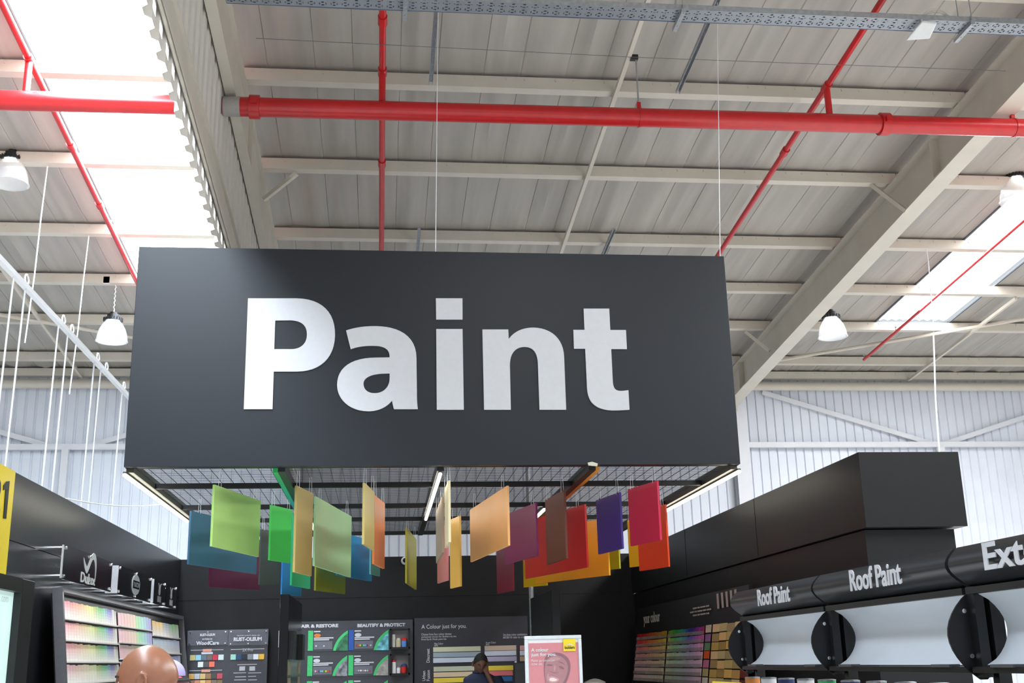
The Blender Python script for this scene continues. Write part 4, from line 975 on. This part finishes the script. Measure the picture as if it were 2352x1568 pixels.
# ------------------------------------------------------------------ paint desk, monitor, poster stand
MB().box(.2, 1.75, 12.0, 12.6, 0, 1.0).build('service_desk', dark, label='dark paint mixing desk below the hanging panels', cat='desk', bevel=.01)
a, b = P(1180, 1521, Y=12.3), P(1206, 1521, Y=12.3)
t = thing('computer_monitor', ((a.x+b.x)/2, 12.3, 1.0), 'black monitor seen from behind, left of the pink poster', 'monitor')
MB().box(a.x, b.x+.12, 12.28, 12.32, 1.25, a.z).build('screen_back', blk, t, bevel=.01); MB().box(a.x+.14, a.x+.2, 12.3, 12.34, 1.0, 1.3).build('neck', blk, t); MB().box(a.x+.05, a.x+.3, 12.2, 12.42, 1.0, 1.015).build('base', blk, t)
MB().lathe((a.x+.02, 12.3, a.z), [(.012, 0), (.012, .012)], 10).build('clip', whitep, t)
Yp = 9.0
t = thing('poster_stand', (P(1270, 1500, Y=Yp).x, Yp, 0), 'white framed pink poster of a laughing face on a stand', 'poster stand')
pa, pb = P(1204.5, 1461, Y=Yp), P(1335, 1457, Y=Yp)
x0, x1, zt3 = pa.x, pb.x, (pa.z+pb.z)/2; ph_ = (x1-x0)*1.38
frm = mat('white_snap_frame', (.62, .66, .68), .35)
e = .026
for (q0, q1, q2, q3) in ((x0, x1, zt3-e, zt3), (x0, x1, zt3-ph_, zt3-ph_+e), (x0, x0+e, zt3-ph_+e, zt3-e), (x1-e, x1, zt3-ph_+e, zt3-e)): MB().box(q0, q1, Yp, Yp+.02, q2, q3).build('frame_rail', frm, t, bevel=.004)
MB().box(x0+.01, x1-.01, Yp+.012, Yp+.02, zt3-ph_+.01, zt3-.01).build('backing', whitep, t)
MB().tube([((x0+x1)/2, Yp+.03, 0), ((x0+x1)/2, Yp+.03, zt3-.2)], .016, 12).build('post', galv, t)
MB().lathe(((x0+x1)/2, Yp+.03, 0), [(.2, 0), (.2, .012), (.03, .02)], 28).build('foot', galv, t)
FR = t
pink = mat('pink_poster_print', (.58, .22, .24), .4, var=.02)
def pz(px, py): return P(px, py, Y=Yp+.01)
a, b = pz(1214, 1477), pz(1328, 1477)
poster = MB().box(a.x, b.x, Yp+.008, Yp+.012, zt3-ph_+e, a.z).build('poster', pink, t, label='pink printed poster')
def flat(name, pts, m_, dy): 
    return filled(name, [[(pz(x, y).x, pz(x, y).z) for x, y in pts]], m_, poster, (0, Yp+.008-dy, 0), UX, UZ, .0006)
skin1 = mat('mauve_face_print', (.38, .19, .20), .45, var=.05, scale=30); skin2 = mat('deep_mauve_print', (.24, .12, .14), .45); skin3 = mat('rosy_print', (.55, .28, .27), .45); teeth = mat('pale_teeth_print', (.72, .62, .62), .45)
flat('hair_shape', path('M 1250 1520 C 1250 1504 1262 1497 1280 1498 C 1302 1501 1312 1516 1310 1534 C 1309 1548 1304 1560 1298 1572 L 1254 1572 C 1249 1555 1248 1535 1250 1520'), skin2, .0008)
flat('face_shape', path('M 1253 1524 C 1254 1512 1266 1504 1280 1505 C 1296 1508 1305 1520 1304 1536 C 1303 1550 1297 1562 1290 1572 L 1256 1572 C 1250 1556 1250 1538 1253 1524'), skin1, .0016)
for pts in ('M 1255 1527 C 1259 1523 1267 1524 1270 1528 C 1266 1530 1259 1530 1255 1527', 'M 1283 1530 C 1287 1527 1294 1530 1296 1536 C 1292 1537 1286 1535 1283 1530', 'M 1262 1540 C 1268 1544 1276 1545 1282 1543 C 1278 1547 1268 1546 1262 1540', 'M 1281 1519 C 1287 1518 1294 1521 1298 1527 C 1292 1524 1286 1521 1281 1519'): flat('face_feature', path(pts), skin2, .0024)
flat('face_light', path('M 1262 1512 C 1268 1507 1280 1507 1287 1512 C 1284 1518 1268 1518 1262 1512'), mat('light_mauve_print', (.46, .25, .26), .45), .0020)
flat('face_light', path('M 1259 1546 C 1256 1551 1255 1558 1258 1564 C 1262 1556 1261 1550 1259 1546'), MATS['light_mauve_print'], .0020)
flat('face_light', path('M 1274 1526 C 1272 1532 1271 1538 1273 1541 C 1276 1538 1277 1531 1274 1526'), MATS['light_mauve_print'], .0020)
flat('lips', path('M 1259 1557 C 1264 1549 1272 1552 1284 1559 C 1284 1566 1272 1570 1262 1566 C 1259 1563 1258 1560 1259 1557'), skin3, .0024)
flat('teeth', path('M 1262 1558 C 1267 1554 1274 1556 1280 1561 C 1276 1565 1268 1565 1262 1562'), teeth, .0032)
a, b = pz(1293, 1467), pz(1322, 1494.5); MB().box(a.x, b.x, Yp+.002, Yp+.006, b.z, a.z).build('badge', yel, poster)
flat('roof_mark', path('M 1297 1483 L 1307 1477 L 1312 1478 L 1319 1483 L 1312 1481 L 1307 1480'), white, .0075)
def tp(s, x0, y0, x1, y1, m_, bold, dy=.002):
    a, b = P(x0, y0, Y=Yp+.008-dy), P(x1, y1, Y=Yp+.008-dy)
    return text_on('lettering', s, (a.x, Yp+.008-dy, b.z), UX, UZ, b.x-a.x, a.z-b.z, m_, poster, .001, bold)
tp('builders', 1297, 1483, 1320, 1489.5, blk, .02, .0075)
tp('A colour', 1219.5, 1488, 1260, 1495.5, white, .03); tp('just for you.', 1219.5, 1499, 1278, 1508, white, .03)
tp('Paint promotion', 1220.5, 1514, 1274, 1520, white, 0, .004); tp('now on.', 1220.5, 1523, 1247, 1527, white, 0, .004)
# white tub
a = P(1366, 1562, Y=12.2)
tb = MB(); tb.lathe((a.x, 12.2, a.z-.06), [(.10, -.14), (.115, 0), (.12, .02), (.11, .045), (.05, .07), (.012, .078)], 28)
tb.build('plastic_tub', mat('off_white_plastic', (.66, .68, .62), .4), smooth=True, label='rounded off-white tub top right of the pink poster', cat='tub')
MB().box(a.x-.35, a.x+.4, 12.05, 12.4, 0, a.z-.20).build('service_shelf', dark, label='low dark counter carrying the off-white tub', cat='counter')

# ------------------------------------------------------------------ shelving run with curved headers at right
gx = 2.0
YJ = [6.40, 5.12, 3.83, 2.55]
words = ['Roof Paint', 'Roof Paint', 'Exterior']
hdr = mat('black_satin_header', (.018, .019, .022), .32, var=.05)
ghost = mat('frosted_curved_sheet', (.74, .79, .84), .35, var=.03, scale=3)
run = [('farthest', 0), ('middle', 1), ('nearest', 2)]
for nm, k in run:
    ya, yb2 = YJ[k], YJ[k+1]
    t = thing('shelf_header', (gx, (ya+yb2)/2, 1.85), '%s black curved header reading %s over a frosted panel' % (nm, words[k]), 'shelf sign', 'curved shelf headers at right')
    # convex header
    n = 10; prof = []
    for i in range(n+1):
        s_ = i/n; prof.append((gx-.055*math.sin(PI*min(1, s_*1.02))+.03*s_, 1.995-.135*s_))
    pts = [(x, yb2+.012, z) for x, z in prof]+[(gx+.07, yb2+.012, 1.86), (gx+.07, yb2+.012, 1.995)]
    MB().prism(pts, (0, ya-yb2-.024, 0)).build('header', hdr, t, smooth=True)
    MB().box(gx+.01, gx+.06, yb2+.012, ya-.012, 1.835, 1.858).build('header_rail', blk, t)
    xf = gx-.028
    zb = 1.885
    if k == 0: yl = P(1752, 1393, X=xf).y; wd = P(1752, 1393, X=xf).y-P(1826, 1380, X=xf).y; h_ = .085
    elif k == 1: yl = P(1967, 1357, X=xf).y; wd = yl-P(2086, 1340, X=xf).y; h_ = .088
    else: yl = P(2279, 1311, X=xf).y; wd = None; h_ = .088
    zb = {0: P(1752, 1392, X=xf).z, 1: P(1967, 1358, X=xf).z, 2: P(2279, 1310, X=xf).z}[k]
    if wd is None: wd = .62
    text_on('lettering', words[k], (xf-.022, yl, zb-.0), -UY, UZ, wd, h_, white, t, .0035, bold=.02)
    # concave frosted sheet
    sh = MB(); m2 = 12
    for i in range(m2+1):
        s_ = i/m2; x = gx+.035+.088*max(0, math.sin(PI*s_))**.7; z = 1.835-.235*s_
        sh.v += [Vector((x, yb2+.03, z)), Vector((x, ya-.05, z)), Vector((x+.004, yb2+.03, z)), Vector((x+.004, ya-.05, z))]
    for i in range(m2):
        q = i*4; sh.f += [[q, q+1, q+5, q+4], [q+2, q+3, q+7, q+6]]
    sh.build('frosted_sheet', ghost, t, smooth=True, label='pale frosted concave sheet')
    MB().box(gx+.0, gx+.06, yb2+.012, ya-.012, 1.575, 1.595).build('bottom_rail', blk, t)
    for y in (ya-.22, yb2+.2): MB().box(gx-.01, gx+.03, y-.07, y+.07, 1.593, 1.603).build('clip', greyf, t)
for k, y in enumerate(YJ[:3]):
    t = thing('header_bracket', (gx+.04, y, 1.56), 'black lens-shaped end bracket with steel screws, %s joint of the curved headers' % ('far', 'middle', 'near')[k], 'bracket', 'lens-shaped brackets of the shelf headers')
    lens = lambda q: max(0, math.sin(PI*q))**.82
    pts = [(gx+.045+.082*s_*lens(i/12)+.012*s_, y, 1.552+.295*(i/12)) for s_ in (1,) for i in range(13)]
    pts += [(gx+.045-.098*lens(i/12)-.012, y, 1.552+.295*(i/12)) for i in reversed(range(13))]
    MB().prism(pts, (0, .008, 0)).build('lens_plate', blk, t)
    MB().box(gx+.02, gx+.055, y-.045, y, 1.56, 1.86).build('rib', blk, t)
    for dx, dz in ((-.055, 1.78), (.09, 1.76), (-.045, 1.63), (.085, 1.625)): MB().lathe((gx+.045+dx*.8, y, dz), [(.008, 0), (.008, .006)], 8, axis=(0, -1, 0)).build('screw', chrome, t)
sv = thing('shelving_unit', (gx+.1, 4.4, 0), 'black shelving run under the curved headers at right', 'shelving')
for y in YJ[:3]: MB().box(gx+.075, gx+.12, y-.045, y-.003, 0, 1.86).build('upright', blk, sv)
for z in (.2, .65, 1.1, 1.465): MB().box(gx-.2, gx+.3, YJ[-1], YJ[0], z, z+.02).build('shelf', blk, sv)
for k, y in enumerate(YJ[:-1]):
    for j in range(2):
        y0_ = y-.12-j*.62
        MB().box(gx-.205, gx-.2, y0_-.5, y0_, 1.475, 1.52).build('price_strip', yel, sv)
rt = random.Random(5); canc = [rp_, wp_, whitep, mat('tan_label', (.5, .35, .2), .5), mat('orange_label', (.7, .25, .05), .5), MATS['navy_plastic'], grn]
for k in range(14):
    y = YJ[0]-.12-k*.27
    q = thing('paint_tin', (gx+.02, y, 1.485), 'paint tin on the top shelf under the curved headers, %s from the far end' % ORD[k], 'paint tin', 'paint tins on the right shelving')
    MB().lathe((gx+.02, y, 1.485), [(.04, 0), (.04, .045)], 16).build('tin', canc[rt.randrange(len(canc))], q, smooth=True); MB().lathe((gx+.02, y, 1.53), [(.041, 0), (.041, .006), (.03, .008)], 16).build('lid', galv, q)

# ------------------------------------------------------------------ people
def fused(name, mb, m_, parent, vox=.006, smooth_it=4):
    o0 = worg(parent)
    me = bpy.data.meshes.new(name); me.from_pydata([tuple(v-o0) for v in mb.v], [], mb.f)
    bm = bmesh.new(); bm.from_mesh(me); bmesh.ops.recalc_face_normals(bm, faces=bm.faces); bm.to_mesh(me); bm.free()
    to = bpy.data.objects.new(name, me); COL.objects.link(to)
    r = to.modifiers.new('r', 'REMESH'); r.mode = 'VOXEL'; r.voxel_size = vox; r.use_smooth_shade = True
    s_ = to.modifiers.new('s', 'SMOOTH'); s_.factor = .5; s_.iterations = smooth_it
    bpy.context.view_layer.update()
    m2 = bpy.data.meshes.new_from_object(to.evaluated_get(bpy.context.evaluated_depsgraph_get()))
    bpy.data.objects.remove(to)
    m2.materials.clear(); m2.materials.append(m_)
    for p in m2.polygons: p.use_smooth = True; p.material_index = 0
    o = bpy.data.objects.new(name, m2); COL.objects.link(o); o.parent = parent
    return o
def head_mb(mb, c, yaw, pitch=0, s=1.0, roll=0):
    """adult head, facing -Y before turning; c = centre of the skull"""
    R = Matrix.Rotation(yaw, 3, 'Z') @ Matrix.Rotation(roll, 3, 'Y') @ Matrix.Rotation(pitch, 3, 'X')
    n0 = len(mb.v); N1, N2 = 26, 36
    for i in range(N1+1):
        th = PI*i/N1
        for k in range(N2):
            ph = 2*PI*k/N2
            x = math.sin(th)*math.sin(ph); y = -math.sin(th)*math.cos(ph); z = math.cos(th)
            X, Y, Z = x*.076, y*.098, z*.112
            if z < 0:      # jaw narrows and comes forward
                f = -z; X *= 1-.34*f*f; Y = Y*(1-.30*f)-.018*f; Z *= 1.08
            if y > .1 and z > -.3: Y += .006*(y)*(1-abs(z))
            if y < 0:
                # brow, eye hollow, nose, lips
                face = max(0, -y)
                Y -= .004*math.exp(-((Z-.022)/.010)**2)*math.exp(-(X/.055)**2)*face
                for sx in (-1, 1): Y += .011*math.exp(-((Z+.002)/.011)**2)*math.exp(-((X-sx*.031)/.014)**2)*face
                nz = -.022; Y -= .024*math.exp(-(X/.011)**2)*math.exp(-((Z-nz)/.020)**2)*face*(1 if Z > nz else .8)
                Y -= .007*math.exp(-(X/.022)**2)*math.exp(-((Z+.062)/.007)**2)*face
                Y -= .007*math.exp(-(X/.020)**2)*math.exp(-((Z+.076)/.007)**2)*face
                Y -= .008*math.exp(-(X/.02)**2)*math.exp(-((Z+.10)/.012)**2)*face
            mb.v.append(Vector(c)+R@(Vector((X, Y, Z))*s))
    for i in range(N1):
        for k in range(N2): mb.f.append([n0+i*N2+k, n0+i*N2+(k+1) % N2, n0+(i+1)*N2+(k+1) % N2, n0+(i+1)*N2+k])
    for sx in (-1, 1):   # ears
        pts = []
        for q in range(11):
            a = PI*2*q/10; pts.append(Vector(c)+R@(Vector((sx*(.085+.006*math.cos(a)), .012+.015*math.cos(a), -.008+.030*math.sin(a)))*s))
        mb.tube(pts, .0055*s, 8)
        e = Vector(c)+R@(Vector((sx*.074, .010, -.008))*s); mb.ico(e, .02*s, (.4, .6, 1.1), 8)
    return R
def limb(mb, pts, rad): mb.tube(pts, 0, 16, radii=rad)
def hand(mb, wrist, d, side, curl=.5, s=1.0):
    """palm with five separate fingers; d = direction fingers point, side = across the palm towards the thumb"""
    w, d, sd = Vector(wrist), Vector(d).normalized(), Vector(side).normalized(); n = d.cross(sd).normalized()
    a = w+sd*.0; mb.hexa([w-sd*.028*s-n*.012*s, w+sd*.028*s-n*.012*s, w+sd*.04*s+d*.085*s-n*.012*s, w-sd*.038*s+d*.085*s-n*.012*s, w-sd*.028*s+n*.012*s, w+sd*.028*s+n*.012*s, w+sd*.04*s+d*.085*s+n*.012*s, w-sd*.038*s+d*.085*s+n*.012*s])
    for k, L_ in enumerate((.068, .076, .072, .056)):
        b = w+d*.078*s+sd*(.030-.021*k)*s; p1 = b+d*L_*.45*s+n*curl*.01*s; p2 = p1+(d*(1-curl*.6)+n*curl).normalized()*L_*.3*s; p3 = p2+(d*(1-curl)+n*curl*1.3).normalized()*L_*.25*s
        mb.tube([b-d*.01, b, p1, p2, p3], 0, 8, radii=[.0085*s, .009*s, .0085*s, .008*s, .0065*s])
    b = w+d*.02*s+sd*.028*s; mb.tube([b, b+(d*.6+sd).normalized()*.035*s, b+(d+sd*.6).normalized()*.062*s+n*.008, b+(d*1.3+sd*.45).normalized()*.08*s+n*.012], 0, 8, radii=[.012*s, .0105*s, .0095*s, .008*s])
def skinm(name, c, rough=.4):
    m_ = mat(name, c, rough, var=.07, scale=25, bump=.05); m_.node_tree.nodes['Principled BSDF'].inputs['Subsurface Weight'].default_value = .08
    m_.node_tree.nodes['Principled BSDF'].inputs['Subsurface Radius'].default_value = (.02, .01, .005); return m_
def stander(loc, label, facing, head_c, skin, shirt, yaw, pitch=0, arms='down', trouser=None, roll=0, sc=1.0):
    t = thing('person', loc, label, 'person')
    x, y, _ = loc; H = head_c[2]
    cf, sf = math.cos(facing), math.sin(facing)
    R = Matrix.Rotation(facing, 3, 'Z')
    def L(a, b, z): v = R @ Vector((a, b, 0)); return Vector((x+v.x, y+v.y, z))   # a right-left, b depth (-b = front)
    sh = H-.30; hip = H-.80
    mb = MB(); Rh = head_mb(mb, head_c, yaw, pitch, sc, roll)
    hc = Vector(head_c); nb = L(0, .01, sh+.05)
    limb(mb, [hc+Rh@Vector((0, .025, -.05)), hc+Rh@Vector((0, .028, -.10)), nb, L(0, .01, sh-.03)], [.058, .056, .062, .08])
    return t, mb, L, sh, hip
def torso(mb, L, sh, hip, g=0):
    n0 = len(mb.v); rings = [(sh+.06, .065, .065), (sh+.035, .12, .075), (sh+.0, .185, .09), (sh-.08, .19, .115), (sh-.22, .175, .12), (sh-.38, .16, .11), (sh-.5, .17, .12), (hip-.02, .175, .12)]
    K = 28
    for z, rx, ry in rings:
        for k in range(K):
            a = 2*PI*k/K; mb.v.append(L((rx+g)*math.cos(a), (ry+g)*math.sin(a), z))
    for i in range(len(rings)-1):
        for k in range(K): mb.f.append([n0+i*K+k, n0+i*K+(k+1) % K, n0+(i+1)*K+(k+1) % K, n0+(i+1)*K+k])
    mb.f.append([n0+k for k in range(K)]); mb.f.append([n0+(len(rings)-1)*K+k for k in reversed(range(K))])
def legs(mb, L, hip, g=0, foot=True):
    for s_ in (-1, 1):
        limb(mb, [L(s_*.09, 0, hip+.05), L(s_*.095, .0, hip-.2), L(s_*.10, -.01, hip*.52), L(s_*.10, .01, hip*.3), L(s_*.10, .02, .07)], [.095+g, .085+g, .06+g, .055+g, .042+g])
trous = mat('dark_trousers', (.03, .03, .04), .8, bump=.1); shoe = mat('black_shoe_leather', (.015, .015, .015), .4)
def finish(t, mb, L, sh, hip, skin, shirtm, armpts, hands, vox=.006, collar=True):
    """body = one continuous skin surface; shirt, trousers, shoes as clothing"""
    body = mb
    torso(body, L, sh, hip, -.012); legs(body, L, hip, -.01)
    for ap in armpts: limb(body, ap, [.052, .045, .040, .034, .026][:len(ap)])
    for h in hands: hand(body, *h)
    fused('body', body, skin, t, vox)
    sm = MB(); torso(sm, L, sh, hip, .006)
    for ap in armpts: limb(sm, [ap[0], ap[1], Vector(ap[1]).lerp(Vector(ap[2]), .45)], [.072, .066, .062])
    so = fused('shirt', sm, shirtm, t, .01, 3)
    if collar:
        c = MB(); K = 20; cz = sh+.06
        v = [L(.078*math.cos(2*PI*k/K), .078*math.sin(2*PI*k/K)-.002, cz) for k in range(K+1)]
        c.tube(v, .012, 8); c.build('collar', shirtm, so, smooth=True)
    lm = MB(); legs(lm, L, hip, .01); lm.ico(L(0, 0, hip), .17, (1, .75, .6), 10); fused('trousers', lm, trous, t, .014, 3)
    for s_ in (-1, 1):
        p = L(s_*.10, -.03, .045); q = L(s_*.10, -.14, .035); MB().tube([L(s_*.10, .06, .045), p, q, L(s_*.10, -.19, .03)], 0, 12, radii=[.04, .045, .042, .025]).build('shoe', shoe, t, smooth=True)
# bald man, near left
hd = P(337, 1562, Y=3.45); hc = (hd.x, 3.45, hd.z)
facing = -PI/2-.12       # faces left, turned slightly away
S1 = skinm('brown_skin', (.24, .10, .055), .33)
t, mb, L, sh, hip = stander((hd.x+.03, 3.47, 0), 'bald man in profile at lower left, only the shining crown in view', facing, hc, S1, None, facing, 0.05, sc=.86)
greyshirt = mat('grey_shirt_cotton', (.2, .2, .22), .85, bump=.1)
aL = lambda s_: [L(s_*.17, 0, sh-.01), L(s_*.21, 0, sh-.15), L(s_*.235, .01, sh-.30), L(s_*.245, -.04, sh-.44), L(s_*.24, -.09, sh-.55)]
finish(t, mb, L, sh, hip, S1, greyshirt, [aL(1), aL(-1)], [(aL(1)[-1], (0, 0, -1), L(0, -1, 0)-L(0, 0, 0)), (aL(-1)[-1], (0, 0, -1), L(0, -1, 0)-L(0, 0, 0))], .0038)
R0 = Matrix.Rotation(facing, 3, 'Z')
def face_bits(t, hc, Rh, s=1.0, dark_=None, eyes=True):
    dm = dark_ or mat('black_hair', (.008, .007, .007), .7, bump=.3)
    for sx in (-1, 1):
        mb = MB(); pts = [Vector(hc)+Rh@(Vector((sx*(.018+.0075*k), -.094+.0012*k*k, .016+.004*math.sin(k*.7)))*s) for k in range(5)]
        mb.tube(pts, 0, 6, radii=[.002*s, .004*s, .004*s, .0035*s, .0015*s]); mb.build('eyebrow', dm, t, smooth=True)
        if not eyes: continue
        e = Vector(hc)+Rh@(Vector((sx*.029, -.0745, -.002))*s); MB().ico(e, .0105*s, n=8).build('eye', mat('eye_white', (.7, .68, .66), .2), t, smooth=True)
        e2 = Vector(hc)+Rh@(Vector((sx*.029, -.0825, -.002))*s); MB().ico(e2, .0042*s, n=6).build('iris', blkg, t, smooth=True)
Rb = Matrix.Rotation(facing, 3, 'Z') @ Matrix.Rotation(.05, 3, 'X')
face_bits(t, hc, Rb, .86)
# hidden shopper in pink
h2 = P(384, 1562, Y=6.0); f2 = -PI/2-.3
S2 = skinm('warm_brown_skin', (.22, .10, .055))
t, mb, L, sh, hip = stander((h2.x-.0, 5.92, 0), 'shopper in a pink and black top mostly hidden behind the bald man', f2, (h2.x, 6.0, h2.z), S2, None, f2, .3, sc=.80)
sh = h2.z-.055; hip = h2.z-.62
pk = mat('salmon_pink_shirt', (.75, .12, .15), .8, bump=.1)
finish(t, mb, L, sh, hip, S2, pk, [aL_ for aL_ in ([L(s_*.17, 0, sh-.01), L(s_*.21, 0, sh-.15), L(s_*.235, .01, sh-.30), L(s_*.245, -.04, sh-.44), L(s_*.24, -.09, sh-.55)] for s_ in (1, -1))], [(L(.24, -.09, sh-.55), (0, 0, -1), (0, 1, 0)), (L(-.24, -.09, sh-.55), (0, 0, -1), (0, 1, 0))], .007)
cap = MB(); cx = (h2.x+.005, 6.0, h2.z+.02)
prof = [(.082*math.cos(a*PI/2/8), .080*math.sin(a*PI/2/8)) for a in range(8)]+[(.001, .080)]
cap.lathe(cx, prof, 24); cap.slab(Vector(cx)+Vector((-.05, -.06, .0)), Vector(cx)+Vector((-.16, -.05, -.01)), Vector(cx)+Vector((-.16, .05, -.01)), Vector(cx)+Vector((-.05, .06, 0)), (0, 0, .008))
cap.build('cap', mat('lilac_cap_cloth', (.36, .33, .60), .8), t, smooth=True, label='lilac cap')
yk = MB(); yk.tube([L(-.16, .05, sh+.04), L(-.06, .09, sh+.055), L(.06, .09, sh+.055), L(.16, .05, sh+.04)], .012, 8); yk.build('shirt_trim', blk, t)
# man behind the desk
f3 = 0.12
h3 = P(1103, 1524, Y=13.0)
S3 = skinm('dark_brown_skin', (.17, .075, .045), .45)
t, mb, L, sh, hip = stander((h3.x, 13.0, 0), 'man in a navy polo behind the desk, head bowed, hand on cheek', f3, (h3.x, 12.96, h3.z), S3, None, f3, .32, roll=.08)
navy = mat('navy_polo_cotton', (.018, .026, .06), .8, bump=.1)
Lh = L
ch = Vector((h3.x+.055, 12.90, h3.z-.085))
arm1 = [L(.17, 0, sh-.01), L(.23, -.05, sh-.14), L(.29, -.13, sh-.24), L(.18, -.15, sh-.08), ch]
arm2 = [L(-.17, 0, sh-.01), L(-.22, -.01, sh-.16), L(-.24, -.05, sh-.30), L(-.18, -.18, sh-.36), L(-.08, -.26, sh-.38)]
sh += .15
arm1 = [p+Vector((0, 0, .15)) if i in (0, 1, 2) else p for i, p in enumerate(arm1)]
finish(t, mb, L, sh, hip, S3, navy, [arm1, arm2], [(ch, (-.15, .1, 1), (-1, -.2, 0), .6), (arm2[-1], (1, -.3, 0), (0, -1, .2), .5)], .006)
Rh3 = Matrix.Rotation(f3, 3, 'Z') @ Matrix.Rotation(.08, 3, 'Y') @ Matrix.Rotation(.32, 3, 'X')
face_bits(t, (h3.x, 12.96, h3.z), Rh3, eyes=False)
hr = MB(); n0 = 0; N1, N2 = 12, 30
for i in range(N1+1):
    th = PI*.5*i/N1
    for k in range(N2):
        ph = 2*PI*k/N2; fr = max(0, math.cos(ph)); lim = 1-.45*fr
        tt = th*lim*1.12
        v = Vector((math.sin(tt)*math.sin(ph)*.082, -math.sin(tt)*math.cos(ph)*.104+.002, math.cos(tt)*.118)); hr.v.append(Vector((h3.x, 12.96, h3.z))+Rh3@v)
for i in range(N1):
    for k in range(N2): hr.f.append([i*N2+k, i*N2+(k+1) % N2, (i+1)*N2+(k+1) % N2, (i+1)*N2+k])
hr.build('hair', mat('black_hair', (.008, .007, .007), .7, bump=.3), t, smooth=True)
